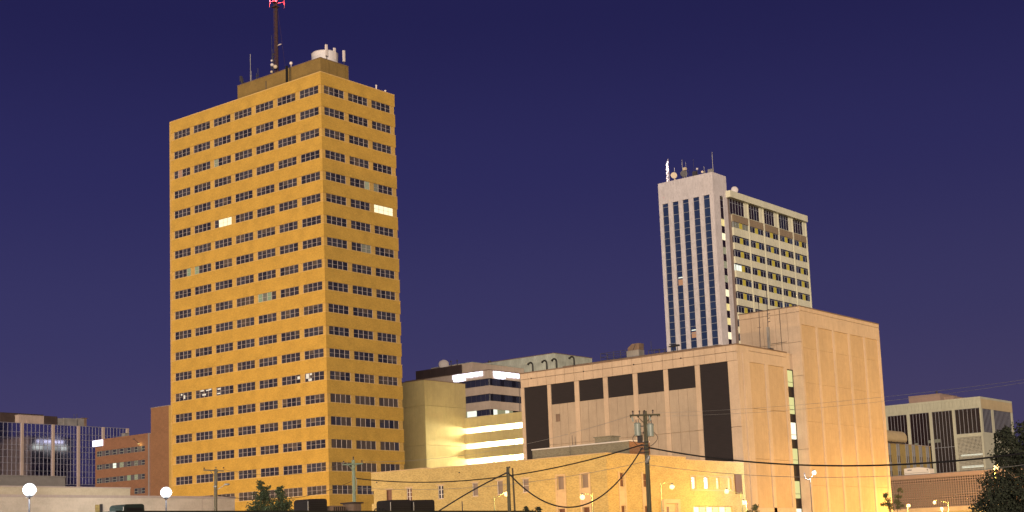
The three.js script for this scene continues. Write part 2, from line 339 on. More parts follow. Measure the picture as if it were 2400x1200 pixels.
    part(m, 'beacon_light', [cyl(bx + .1, 102.35, 102.8, bz + .55, .24, .24, 12)], L.beacon); lamp(bx + .1, 102.58, bz + .55, C(1, .06, .1), 420, 8);
    part(m, 'beacon_bracket', [B(bx - .3, bx + .4, 102.2, 102.34, bz + .1, bz + .75), B(bx - .55, bx + .55, 101.4, 101.55, bz - .4, bz + .6)], M.mastRed);
    for (const [dx, dz, y0, y1] of [[-1.1, .5, 101.5, 104.6], [1.8, -.4, 100.9, 104.6], [-.5, 1.0, 101.9, 105]]) part(m, 'dipole', [rod(V(bx + dx, y0, bz + dz), V(bx + dx, y1, bz + dz), .05), rod(V(bx, y0 + 1.2, bz), V(bx + dx, y0 + 1.2, bz + dz), .035), rod(V(bx, y1 - .6, bz), V(bx + dx, y1 - .6, bz + dz), .035)], M.dipole);
    part(m, 'side_arm', [rod(V(bx, 94.1, bz), V(bx + 1.2, 94.1, bz + .2), .04), B(bx + .8, bx + 1.4, 94.03, 94.17, bz + .1, bz + .3)], M.whiteGrp);
    for (const [dx, dz, y, r, wht] of [[-.55, .6, 90.6, .34, 1], [.35, .65, 90.0, .42, 0], [-.85, .5, 89.4, .26, 0], [-.8, .45, 91.5, .22, 1], [.5, .5, 88.5, .26, 1]]) { const d = new THREE.SphereGeometry(r, 16, 8, 0, 6.2832, 0, 1.15); d.rotateX(Math.PI / 2); d.rotateY(.65); d.translate(bx + dx, y, bz + dz); part(m, 'dish', d, wht ? M.dishWhite : M.dish); }
    const clutter = []; for (let k = 0; k < 16; k++) { const x = bx - .95 + (k % 4) * .22, y = 87.1 + k * .36; clutter.push(B(x - .07, x + .07, y, y + .3 + (k % 3) * .12, bz + .35, bz + .5)); clutter.push(rod(V(bx - .3, y + .1, bz + .2), V(x, y + .1, bz + .42), .02, 4)); }
    part(m, 'small_antennas', [...clutter, rod(V(bx - .95, 87, bz + .4), V(bx - .78, 96.3, bz + .4), .035), rod(V(bx - .55, 87, bz + .45), V(bx - .5, 93.6, bz + .45), .04)], M.darkSteel);
    part(m, 'guy_wire', [rod(V(bx, 104, bz), V(bx + 2.3, 87.05, bz - .3), .022, 4), rod(V(bx, 104, bz), V(bx - 1.5, 87.05, bz - 1.2), .022, 4)], M.mastRed);
  }
  solo('whip_antenna', 'tall pale whip antenna at the left of the tower penthouse roof', 'antenna', [rod(V(-190.5, 87.05, -168), V(-190.5, 88.6, -168), .07), rod(V(-190.5, 88.5, -168), V(-190.45, 92.5, -168), .05), B(-191.2, -190.1, 87.05, 87.2, -168.3, -167.8), rod(V(-190.2, 87.1, -168), V(-190.3, 89.3, -168), .035)], M.steel, [-190.5, 87.02, -168]);
  solo('whip_antenna', 'short dark double rod antenna between whip antenna and lattice mast', 'antenna', [rod(V(-188.5, 87.05, -168), V(-188.5, 89.4, -168), .05), rod(V(-188.9, 87.05, -168), V(-188.9, 88.6, -168), .05), B(-189.1, -188.3, 88.0, 88.08, -168.1, -167.9)], M.darkSteel, [-188.5, 87.02, -168]);
  solo('roof_antenna', 'stubby antenna cluster on the left end of the penthouse roof', 'antenna', [rod(V(-193, 87.05, -168), V(-193, 88.9, -168), .06), B(-193.2, -192.85, 88.0, 89.0, -168.2, -167.8), B(-192.75, -192.5, 87.6, 88.5, -168.1, -167.8), rod(V(-192.6, 87.05, -168), V(-192.6, 88.2, -168), .05), B(-192.5, -191.9, 87.5, 87.6, -168.1, -167.9)], M.darkSteel, [-193, 87.02, -168]);
  solo('obstruction_lamp', 'round white lamp housing on a bracket above the penthouse wall', 'lamp', [ball(-179.5, 87.95, -167.6, .3), rod(V(-179.5, 87.0, -167.6), V(-179.5, 87.8, -167.6), .06), B(-179.9, -179.1, 87.02, 87.14, -167.8, -167.35)], M.whiteGrp, [-179.5, 87.02, -167.6]);
  solo('roof_vent_pipe', 'white vent pipe on the right parapet of the brick tower, taller of two', 'pipe', [cyl(-171.5, 84.1, 85.0, -180.4, .13), cyl(-171.5, 84.95, 85.1, -180.4, .2)], M.whiteGrp, [-171.5, 84.18, -180.4]);
  solo('roof_vent_pipe', 'short white vent pipe near the right end of the brick tower parapet', 'pipe', [cyl(-171.5, 84.1, 84.55, -182.7, .13), cyl(-171.5, 84.5, 84.68, -182.7, .2)], M.whiteGrp, [-171.5, 84.18, -182.7]);
}

// ---------------------------------------------------------------- slender white stone tower
{
  const X1 = -170.69, X0 = -186.02, Z1 = -294.05, Z0 = -300.4, ROOF = 90.26;
  const t = thing('white_slab_tower', 'slender white stone tower with blue glass strips and yellow window panels', 'tower', [-175, 0, -315]);
  part(t, 'slab_core', B(X0 + .3, X1 - .3, 0, 88, Z0 + .2, Z1 - .5), M.inner);
  part(t, 'slab_crown', B(X0, X1, 84.95, ROOF, Z0, Z1), M.stone);
  const cols = [[-185.1, -183.43], [-182.22, -180.52], [-179.37, -177.65], [-176.4, -174.7], [-173.53, -171.82]];
  const edges = [X0, ...cols.flat(), X1];
  for (let k = 0; k < 6; k++) part(t, 'stone_pier', B(edges[2 * k], edges[2 * k + 1], 0, 84.95, k === 5 ? Z1 - 2.9 : Z1 - .6, Z1), M.stone);
  part(t, 'side_wall', [B(X1 - .6, X1, 0, 84.95, Z0, -298.62), B(X0, X0 + .6, 0, 84.95, Z0, Z1 - .6)], M.stone);
  part(t, 'lower_wall', B(X0 + .6, X1 - .6, 0, 36, Z1 - .5, Z1 - .12), M.stone);
  const ys = [84.95, 84.1, 81.85, 79.75]; while (ys[ys.length - 1] > 37.5) ys.push(+(ys[ys.length - 1] - 1.71).toFixed(2));
  const litB = { '1,11': L.windowCool, '1,12': L.windowAmber, '2,20': L.windowCool, '2,21': L.windowAmber, '2,22': L.windowAmber, '0,23': L.windowCool, '0,24': L.windowAmber };
  cols.forEach(([a, b], c) => {
    for (let i = 0; i < ys.length - 1; i++) {
      const h = +(ys[i] - ys[i + 1]).toFixed(2), shift = (c - 4) * .06;
      const y = (ys[i] + ys[i + 1]) / 2;
      share(t, 'pane', paneGeo(+(b - a + .2).toFixed(2), +(h - .05).toFixed(2)), rnd() < .6 ? M.blueGlass : M.blueGlassB, (a + b) / 2, y, Z1 - .3);
      share(t, 'transom', cached('tr' + (b - a).toFixed(2), () => B(-(b - a) / 2, (b - a) / 2, -.05, .05, -.1, 0)), M.alu, (a + b) / 2, ys[i + 1], Z1 - .24);
    }
  });
  // rooms lit behind the strips: a tube at the ceiling over an orange wall
  for (const [c, y, w] of [[1, 66.3, 1], [2, 53.2, 1], [0, 48.3, .6]]) {
    const [a, b] = cols[c];
    part(t, 'window_light', [B(a + .35, b - .08, y - .12, y + .12, Z1 - .29, Z1 - .285)], L.windowCool);
    part(t, 'window_glow', [B(a + .28, b - .05, y - 1.75 * w - .1, y - .45, Z1 - .292, Z1 - .288)], L.windowAmber);
  }
  // stair strip in the side face
  for (let r = 0; r < 13; r++) {
    const y = 79.35 - r * 3.41, kinds = [L.windowYellow, L.window, L.windowDim, L.windowDim, L.windowDim, L.window, L.windowYellow, L.windowYellow, L.window, M.maroonGlass, L.windowYellow, L.windowDim, L.window];
    glazed(t, X1 - .12, y - .85, -297.8, Math.PI / 2, 1.62, 1.7, 2, [], M.alu, () => kinds[r], .05, .05, 'stair_window');
    share(t, 'stair_panel', cached('stp', () => B(-.81, .81, -.83, .83, -.06, 0)), M.maroonGlass, X1 - .12, y - 2.56, -297.8, Math.PI / 2);
  }
  glazed(t, X1 - .12, 82.2, -297.8, Math.PI / 2, 1.62, 5.4, 1, [[.84, 1.6], [.5, 1.6]], M.alu, () => M.maroonGlass, .05, .05, 'stair_window');
  part(t, 'stair_lower_wall', B(X1 - .5, X1 - .05, 0, 35, -298.62, -296.95), M.stone);

  // main block behind
  const XW = -170.3, ZA = -301.9, ZE = -339.95;
  part(t, 'block_core', B(-186, XW - .35, 0, 85, ZE + .1, ZA - .3), M.inner);
  part(t, 'back_wall', [B(-186.3, -186, 0, 86, ZE, Z0), B(-186, XW - .2, 0, 84.9, ZE - .3, ZE)], M.stoneTrim);
  part(t, 'fascia', B(-187, -169.45, 84.95, 86.56, -339.47, -299.86), M.stoneTrim);
  part(t, 'link_column', [B(-171.15, -170.9, 0, 84.95, -301.6, -300.4), B(-171.9, -170.75, 0, 84.95, -301.9, -301.5)], M.brownStone);
  const bay = (k) => [ZA - .0 - k * 7.61 - (k ? .24 : 0), ZA - (k + 1) * 7.61 + (k < 4 ? .24 : .0)];
  for (let k = 1; k < 5; k++) part(t, 'fin', B(XW - .4, XW + .12, 0, 84.95, ZA - k * 7.61 - .24, ZA - k * 7.61 + .24), M.stoneTrim);
  part(t, 'end_fin', B(XW - .3, XW + .12, 0, 84.95, ZE - .05, ZE + .4), M.stoneTrim);
  part(t, 'first_spandrel_return', B(-171.1, XW - .35, 79.42, 81.2, ZA - .3, ZA), M.stoneTrim);
  for (let k = 0; k < 5; k++) {
    const [za, zb] = bay(k), wb = k === 0 ? [-301.0, -307.75] : [za - .35, za - 5.5];
    glazed(t, XW - .15, 83.07, (wb[0] + wb[1]) / 2, Math.PI / 2, +(wb[0] - wb[1]).toFixed(2), 3.7, k === 0 ? 5 : 4, [[.74, 1.6]], M.alu, () => (rnd() < .7 ? M.maroonGlass : M.navyGlass), .09, .06);
    part(t, 'upper_pier', B(XW - .3, XW - .02, 81.2, 84.95, zb, wb[1]), M.stoneTrim);
    part(t, 'ribbed_spandrel', Array.from({ length: 12 }, (_, i) => B(XW - .3, XW + (i % 2 ? .03 : .06), 79.42, 81.12, za - (za - zb) * i / 12, za - (za - zb) * (i + 1) / 12)), M.ribTan);
    part(t, 'spandrel_cap', B(XW - .3, XW + .12, 81.12, 81.22, za, zb), M.stoneTrim);
    for (let r = 0; r < 12; r++) {
      const y = 79.4 - r * 3.41, h = r ? 1.5 : 1.42, head = r ? .26 : .02, bw = (za - zb);
      if (r) share(t, 'head_panel', cached('hp' + bw.toFixed(2), () => B(-bw / 2, bw / 2, -.13, .13, -.1, 0)), M.officeGlass, XW - .12, y - .13, (za + zb) / 2, Math.PI / 2);
      const w2 = bw * .395, wy = y - head - h / 2;
      for (const s of [0, 1]) {
        const zc = s ? zb + w2 / 2 : za - w2 / 2, lt = k === 0 && s === 0 && r === 3 ? L.windowCool : k === 0 && r === 0 ? L.windowTan : null;
        glazed(t, XW - .1, wy, zc, Math.PI / 2, +w2.toFixed(2), h, 2, [[.93, 1]], M.alu, () => lt ?? (rnd() < .8 ? M.navyGlass : M.blueGlass), .06, .05);
      }
      share(t, 'yellow_panel', cached('yp' + bw.toFixed(2) + h, () => B(-bw * .1, bw * .1, -h / 2, h / 2, -.1, 0)), M.yellowPanel, XW - .09, wy, (za + zb) / 2, Math.PI / 2);
      const n = 6, ps = [], y1 = y - head - h, y0 = y1 - (3.41 - head - h);
      for (let i = 0; i < n; i++) ps.push(B(XW - .3, XW, y0, y1, za - bw * i / n - .03, za - bw * (i + 1) / n + .03));
      ps.push(B(XW - .3, XW - .06, y0, y1, za, zb));
      part(t, 'spandrel', ps, M.stoneTrim);
      if (k === 0) { // corner return
        share(t, 'return_window', cached('rw' + h, () => merge([B(-.42, .4, -h / 2, h / 2, -.08, 0)])), r === 3 ? L.windowCool : r === 0 ? L.windowTan : M.navyGlass, XW - .62, wy, ZA - .05);
        part(t, 'return_spandrel', B(XW - 1.2, XW - .3, y0, y1, ZA - .3, ZA), M.stoneTrim);
        share(t, 'corner_post', cached('cp', () => B(-.05, .05, -.75, .75, -.05, .05)), M.alu, XW - .07, wy, ZA - .08);
      }
    }
    part(t, 'lower_facade', B(XW - .3, XW, 0, 38.4, za, zb), M.stoneTrim);
  }
  // roof equipment
  const R = (n, label, cat, geos, m, p, g) => solo(n, label, cat, geos, m, p, g);
  { const m = thing('lit_mast', 'short lattice mast wrapped in glowing bulbs on the white tower roof', 'mast', [-184.3, 90.26, -296]);
    const lm = []; for (let k = 0; k < 4; k++) { const dx = (k & 1 ? .3 : -.3), dz = (k & 2 ? .3 : -.3); lm.push(rod(V(-184.3 + dx, 90.2, -296 + dz), V(-184.15 + dx * .4, 94.6, -296 + dz * .4), .05)); }
    for (let y = 90.4; y < 94.4; y += .55) lm.push(rod(V(-184.6, y, -295.8), V(-184, y + .3, -295.8), .03, 4), rod(V(-184.6, y, -295.8), V(-184.0, y, -295.8), .03, 4));
    part(m, 'lattice', lm, M.whiteGrp); part(m, 'tip', [rod(V(-184.1, 94.4, -296), V(-183.95, 96.5, -296), .06)], M.whiteGrp);
    for (let i = 0; i < 15; i++) { const y = 90.6 + i * .36, x = -184.3 + (y - 90) * .045 + ((i % 3) - 1) * .16; part(m, 'light_bulb', ball(x, y, -295.7, i > 7 ? .2 : .13, 8, 6), L.bulb); }
    lamp(-184.0, 94.2, -295.3, C(1, .8, .72), 30, 6);
  }
  const dishGeo = (x, y, z, r, ry, tilt = .15) => { const d = new THREE.SphereGeometry(r * 1.25, 28, 10, 0, 6.2832, 0, .93); d.translate(0, -r * .74, 0); d.rotateX(-Math.PI / 2 + tilt); d.rotateX(Math.PI); d.rotateY(ry); d.translate(x, y, z); return d; };
  { const d = thing('satellite_dish', 'large cream dish beside the glowing mast on the white tower', 'dish', [-182.4, 90.26, -296]);
    part(d, 'reflector', [cyl(0, -.06, .06, 0, .78, .78, 28).rotateX(Math.PI / 2 - .1).rotateY(.7).translate(-182.4, 92.0, -295.8)], M.dish);
    part(d, 'stand', [rod(V(-182.4, 90.2, -296.1), V(-182.4, 91.8, -296.1), .1), rod(V(-182.9, 90.2, -296.1), V(-182.4, 91.4, -296.1), .05), rod(V(-181.8, 90.2, -296.1), V(-182.4, 91.4, -296.1), .05), B(-183.1, -181.4, 90.26, 90.6, -296.5, -295.9)], M.dish);
    part(d, 'rod', rod(V(-182.3, 92.7, -296), V(-182.3, 94.0, -296), .05), M.steel); }
  { const d = thing('satellite_dish', 'dark drum dish with a cream box and tall rod on the white tower', 'dish', [-179.6, 90.26, -296]);
    part(d, 'drum', [cyl(0, -.25, .25, 0, .85, .85, 24).rotateX(Math.PI / 2).rotateY(.7).translate(-179.7, 91.9, -296)], M.darkSteel);
    part(d, 'equipment_box', B(-179.75, -178.95, 92.7, 93.35, -296.3, -295.7), M.dish);
    part(d, 'stand', [rod(V(-179.6, 90.2, -296), V(-179.6, 91.5, -296), .1), rod(V(-180.05, 90.2, -296), V(-180.0, 95.5, -296), .06), rod(V(-179.0, 90.2, -296), V(-179.0, 94.6, -296), .035)], M.steel); }
  { const d = thing('roof_camera', 'white ball on a dark stand on the white tower roof', 'antenna', [-176.2, 90.26, -296]);
    part(d, 'ball', ball(-175.92, 92.35, -296, .3), M.dishWhite);
    part(d, 'stand', [rod(V(-175.92, 90.2, -296), V(-175.92, 92.1, -296), .06), B(-177.2, -176.2, 90.26, 91.9, -296.4, -295.8), rod(V(-176.9, 90.2, -296), V(-176.8, 95, -296), .03), rod(V(-178.3, 90.2, -296), V(-178.3, 92.5, -296), .05)], M.darkSteel); }
  { const d = thing('satellite_dish', 'small cream dish near the right end of the white tower roof', 'dish', [-174.4, 90.26, -296]);
    part(d, 'reflector', [cyl(0, -.04, .04, 0, .28, .28, 18).rotateX(Math.PI / 2).rotateY(.7).translate(-174.43, 91.3, -295.8)], M.dish);
    part(d, 'stand', [rod(V(-174.43, 90.2, -296), V(-174.43, 91.1, -296), .05), rod(V(-173.95, 90.2, -296), V(-173.97, 92.6, -296), .06), B(-174.1, -173.8, 90.26, 91.5, -296.2, -295.9)], M.steel); }
  R('whip_antenna', 'tall pale whip antenna at the front corner of the white tower roof', 'antenna', [rod(V(-171.55, 90.2, -296), V(-171.53, 95.6, -296), .07), B(-173.2, -171.8, 90.26, 91.7, -296.8, -296.3)], M.steel, [-171.55, 90.26, -296]);
  { const d = thing('satellite_dish', 'big round white dish on the lower roof of the white tower', 'dish', [-172.2, 86.56, -306.6]);
    part(d, 'reflector', [ball(0, 0, 0, .9, 28, 14).scale(1, 1, .35).rotateY(.7).translate(-172, 88.25, -306.6)], M.dishWhite);
    part(d, 'stand', [rod(V(-172.2, 86.5, -306.9), V(-172.1, 88, -306.9), .12), B(-172.8, -171.6, 86.56, 86.8, -307.5, -306.3)], M.darkSteel); }
}

// ---------------------------------------------------------------- windowless concrete exchange building, low part and tall part
{
  const X1 = -96.31, X0 = -133.24, Z1 = -169.56, ZR = -183.3, ROOF = 28.75;
  const t = thing('concrete_exchange_building', 'big windowless beige concrete building with dark panels and a taller rear block', 'building', [-114, 0, -180]);
  part(t, 'core', [B(X0 + .3, X1 - .35, 0, ROOF - .4, ZR + .02, Z1 - .35), B(X0 + .3, -97.1, 0, ROOF - .4, ZR - 22, ZR + .02)], M.beigeB);
  part(t, 'coping', [B(X0 - .1, X1 + .1, ROOF - .16, ROOF, Z1 - .5, Z1 + .1), B(X1 - .5, X1 + .1, ROOF - .16, ROOF, ZR - .1, Z1 - .5), B(X0 - .1, X0 + .4, ROOF - .16, ROOF, ZR - 20, Z1 - .5)], M.coping);
  part(t, 'roof_kerb', [B(X0 + 6, X1 - 4, ROOF - .3, ROOF + .55, Z1 - 7, Z1 - 2.6)], M.coping);
  // frieze panels with open joints
  const y1 = ROOF - .16, y0 = 26.5, P = 5.07;
  const xs = []; for (let x = X1; x > X0 + 1.2; x -= P / 3) xs.push(x); xs.push(X0);
  for (let i = 0; i < xs.length - 1; i++) {
    part(t, 'frieze_panel', B(xs[i + 1] + .03, xs[i] - .03, y0 + .02, y1 - .9, Z1 - .3, Z1), i % 3 ? M.beige : M.beigeB);
    part(t, 'frieze_panel', B(xs[i + 1] + .03, xs[i] - .03, y1 - .84, y1, Z1 - .3, Z1 + .01), M.beige);
  }
  // bays: two tall dark panels at the ends, five short ones between
  const bays = [[-132.67, -128.32, 0], [-127.69, -123.38, 1], [-122.6, -118.3, 1], [-117.55, -113.2, 1], [-112.46, -108.1, 1], [-107.39, -103.0, 1], [-102.27, -97.85, 0]];
  const pe = [X0, ...bays.flatMap(([a, b]) => [a, b]), X1];
  for (let k = 0; k < 8; k++) for (const [ya, yb] of [[0, 8.4], [8.46, 17.6], [17.66, 26.48]]) part(t, 'pier_panel', B(pe[2 * k], pe[2 * k + 1], ya, yb, Z1 - .3, Z1), M.beige);
  for (const [a, b, short] of bays) {
    const w = (b - a) / 3;
    part(t, 'dark_panel', B(a, b, short ? 23.53 : 0, 26.5, Z1 - .35, Z1 - .14), M.darkPanel);
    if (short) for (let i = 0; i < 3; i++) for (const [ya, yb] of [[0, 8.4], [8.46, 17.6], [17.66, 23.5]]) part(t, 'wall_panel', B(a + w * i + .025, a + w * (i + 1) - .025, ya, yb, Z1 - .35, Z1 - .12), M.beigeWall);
  }
  part(t, 'louvre_vent', [B(-127.0, -126.3, 21.0, 22.05, Z1 - .13, Z1 - .06), B(-127.05, -126.25, 20.95, 21.0, Z1 - .12, Z1 - .02)], M.coping);
  for (const x of [-131.2, -121.6, -112.9, -105.1]) part(t, 'scupper', cyl(0, -.02, .02, 0, .11, .11, 12).rotateX(Math.PI / 2).translate(x, 27.75, Z1 + .02), M.darkTrim);
  // short right face
  part(t, 'side_pier', [B(X1 - .3, X1, 0, y1, -172.75, Z1 - .3), B(X1 - .3, X1 + .12, 0, y1 - .9, -172.3, -170.9), B(X1 - .3, X1, 0, 26.5, -177.85, -177.05), B(X1 - .3, X1, 0, 26.5, ZR, -182.5), B(X1 - .3, X1, 0, 6.9, -182.5, -172.75)], M.beige);
  part(t, 'side_frieze', [B(X1 - .3, X1, 26.5, y1 - .62, ZR, -172.78), B(X1 - .3, X1 + .01, y1 - .57, y1, ZR, -172.78)], M.beige);
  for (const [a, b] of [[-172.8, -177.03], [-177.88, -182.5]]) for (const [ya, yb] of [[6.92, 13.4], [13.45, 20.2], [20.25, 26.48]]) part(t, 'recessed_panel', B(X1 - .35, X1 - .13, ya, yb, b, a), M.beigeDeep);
  // stair strip
  part(t, 'strip_reveal', [B(X1 - 1.2, X1 - .06, 26.34, ROOF - .3, -185.14, ZR), B(X1 - 1.2, X1 + .02, ROOF - .3, ROOF - .14, -185.14, ZR - .11)], M.beige);
  const strip = [[26.2, 23.9, 1], [23.9, 22.39, 0], [22.39, 20.03, 1], [20.03, 18.82, 0], [18.82, 16.46, 2], [16.46, 15.16, 0], [15.16, 12.93, 1], [12.93, 10.62, 0], [10.62, 8.2, 1], [8.2, 6.79, 0], [6.79, 4.6, 2], [4.6, 3, 0], [3, .2, 1]];
  for (const [a, b, k] of strip) {
    const w = part(t, k ? 'stair_window' : 'strip_panel', B(-96.6, -96.44, b + .02, a - .02, -185.12, ZR - .01), k === 2 ? L.stairWhite : k ? L.stair : M.darkPanel);
    if (k) part(w, 'transom', B(-96.44, -96.40, b + .6, b + .66, -185.12, ZR - .01), M.darkTrim);
  }
  part(t, 'strip_frame', [B(-96.6, -96.38, 0, 26.2, -185.14, -185.0), B(-96.6, -96.38, 26.2, 26.33, -185.14, ZR - .01)], M.darkTrim);
  // tall rear block
  const X2 = -94.78, Z2 = -185.15, Z3 = -211.49, X3 = -104.5, H = 35.42;
  part(t, 'tall_core', B(X3 + .3, X2 - .35, 0, H - .2, Z3 + .3, Z2 - .3), M.beigeB);
  part(t, 'tall_coping', [B(X3 - .08, X2 + .06, H - .14, H, Z3 - .08, Z2 + .06)], M.coping);
  for (let i = 0; i < 5; i++) { const a = X3 + (X2 - X3) * i / 5, b = X3 + (X2 - X3) * (i + 1) / 5; for (const [ya, yb] of [[0, 15], [15.05, 25.4], [25.45, 30.2], [30.25, 34.5], [34.55, H - .14]]) part(t, 'tall_front_panel', B(a + .025, b - (i === 4 ? 0 : .025), ya, yb, Z2 - .3, Z2), (i + Math.floor(ya)) % 3 ? M.beige : M.beigeB); }
  part(t, 'tall_frieze', [B(X2 - .35, X2, 32.76, 34.7, Z3, Z2 - .3), B(X2 - .35, X2 + .01, 34.75, H - .14, Z3, Z2 - .3)], M.beige);
  const rp = [[-185.66, -190.08], [-190.7, -195.29], [-195.93, -200.43], [-201.09, -205.73], [-206.31, -210.73]], re = [Z2 - .3, ...rp.flat(), Z3];
  for (let k = 0; k < 6; k++) part(t, 'tall_pier', B(X2 - .35, X2, 0, 32.76, re[2 * k + 1], re[2 * k]), M.beige);
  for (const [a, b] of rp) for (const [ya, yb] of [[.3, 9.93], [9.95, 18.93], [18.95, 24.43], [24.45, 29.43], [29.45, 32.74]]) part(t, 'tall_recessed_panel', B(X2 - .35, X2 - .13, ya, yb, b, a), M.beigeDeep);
  part(t, 'wall_conduit', [rod(V(-97.8, 28.5, Z2 + .06), V(-97.85, 35.3, Z2 + .06), .035), B(-99.4, -97.0, 30.4, 30.46, Z2 + .02, Z2 + .08)], M.darkTrim);

  // roof equipment
  { const r = thing('roof_railing', 'dark pipe railing on the concrete building roof left of a grey hood', 'railing', [-118.3, ROOF, -173.3]);
    const posts = [-120.6, -119.5, -118.3, -117.1, -116.1]; for (const x of posts) part(r, 'post', [rod(V(x, ROOF - .05, -172.6), V(x, 30.5, -172.6), .035), rod(V(x, ROOF - .05, -174.4), V(x, 30.6, -174.4), .035)], M.darkSteel);
    for (const y of [29.4, 29.9, 30.45]) part(r, 'rail', [rod(V(-120.6, y, -172.6), V(-116.1, y, -172.6), .035), rod(V(-120.6, y, -174.4), V(-116.1, y, -174.4), .035), rod(V(-120.6, y, -172.6), V(-120.6, y, -174.4), .03)], M.darkSteel); }
  { const r = thing('exhaust_hood', 'grey sheet metal exhaust hood on the concrete building roof', 'vent', [-114.8, ROOF, -173]);
    part(r, 'plenum', B(-115.9, -113.8, ROOF - .1, 30.25, -173.8, -172.4), M.steel);
    const s = new THREE.Shape([new THREE.Vector2(-115.75, 30.25), new THREE.Vector2(-113.8, 30.25), new THREE.Vector2(-113.75, 31.2), new THREE.Vector2(-115.0, 31.2), new THREE.Vector2(-115.75, 30.7)]);
    part(r, 'hood', new THREE.ExtrudeGeometry(s, { depth: 1.2, bevelEnabled: false }).translate(0, 0, -173.7), M.coping);
    part(r, 'rib', [rod(V(-114.8, 30.3, -172.45), V(-114.4, 31.1, -172.45), .04)], M.darkSteel); }
  { const r = thing('steel_rack', 'open dark steel frames on the concrete building roof right of the hood', 'rack', [-112.6, ROOF, -175]);
    for (const x of [-113.6, -112.6, -111.7]) part(r, 'post', [rod(V(x, ROOF - .05, -174.6), V(x, 30.3, -174.6), .04), rod(V(x, ROOF - .05, -175.8), V(x, 30.4, -175.8), .04)], M.darkSteel);
    part(r, 'rail', [rod(V(-113.6, 30.25, -174.6), V(-111.7, 30.25, -174.6), .04), rod(V(-113.6, 29.7, -174.6), V(-111.7, 29.7, -174.6), .03), rod(V(-113.6, 30.3, -175.8), V(-111.7, 30.3, -175.8), .04), rod(V(-113.1, 29.8, -174.6), V(-113.1, 31.6, -174.6), .03)], M.darkSteel); }
  const pipes = ['leftmost black gooseneck vent pipe on the concrete building roof edge', 'second black gooseneck vent pipe from the left end of the roof edge', 'third black gooseneck vent pipe along the roof edge', 'black gooseneck vent pipe standing apart from the other three'];
  [[-132.0, 30.35], [-129.35, 30.36], [-127.52, 30.4], [-124.3, 30.35]].forEach(([x, y], i) => {
    const c = new THREE.CatmullRomCurve3([V(x, ROOF - .1, -171.06), V(x, y - .55, -171.06), V(x - .06, y - .2, -171.06), V(x - .3, y, -171.06), V(x - .6, y - .02, -171.06), V(x - .78, y - .14, -171.06)]);
    const r = thing('gooseneck_vent', pipes[i], 'vent pipe', [x, ROOF, -171.06], 'gooseneck vents on the roof edge');
    part(r, 'pipe', new THREE.TubeGeometry(c, 24, .13, 10), M.black); part(r, 'cowl', [rod(V(x - .74, y - .08, -171.06), V(x - .86, y - .26, -171.06), .17, 10)], M.black); part(r, 'flange', cyl(x, ROOF - .02, ROOF + .12, -171.06, .22), M.black);
  });
  { const r = thing('roof_mast', 'slim roof mast with a bright metal foot before the tall concrete block', 'mast', [-96.55, ROOF, -179]);
    part(r, 'foot', [B(-96.72, -96.38, ROOF - .05, 31.9, -179.15, -178.85)], M.steel);
    part(r, 'pole', [rod(V(-96.55, 31.8, -179), V(-96.35, 37.9, -179), .05)], M.darkSteel);
    for (const y of [32.6, 33.1, 33.7, 34.3]) part(r, 'step', rod(V(-96.5, y, -179), V(-96.15, y + .05, -179), .05), M.darkSteel);
    part(r, 'base_plate', B(-97.1, -94.9 - 1.2, ROOF - .05, ROOF + .15, -179.4, -178.6), M.darkSteel); }
  solo('whip_antenna', 'thin dark whip antenna left of the roof mast, before the tall block', 'antenna', [rod(V(-97.95, ROOF - .05, -179), V(-97.76, 35.5, -179), .045), rod(V(-98.2, 32, -179), V(-97.6, 32.05, -179), .03), cyl(-97.95, ROOF - .02, ROOF + .15, -179, .16)], M.darkSteel, [-97.95, ROOF, -179]);
  { const r = thing('roof_camera', 'black spotlights on short posts on the front edge of the concrete building', 'spotlight', [-107.3, ROOF, -171.2]);
    for (const x of [-108.6, -107.2, -106.6]) part(r, 'post', rod(V(x, ROOF - .05, -171.2), V(x, 29.75, -171.2), .05), M.black);
    part(r, 'head', [B(-107.9, -106.3, 29.75, 29.9, -171.4, -171.0), rod(V(-107.9, 30.15, -171.2), V(-106.2, 29.9, -171.2), .06)], M.black); }
}

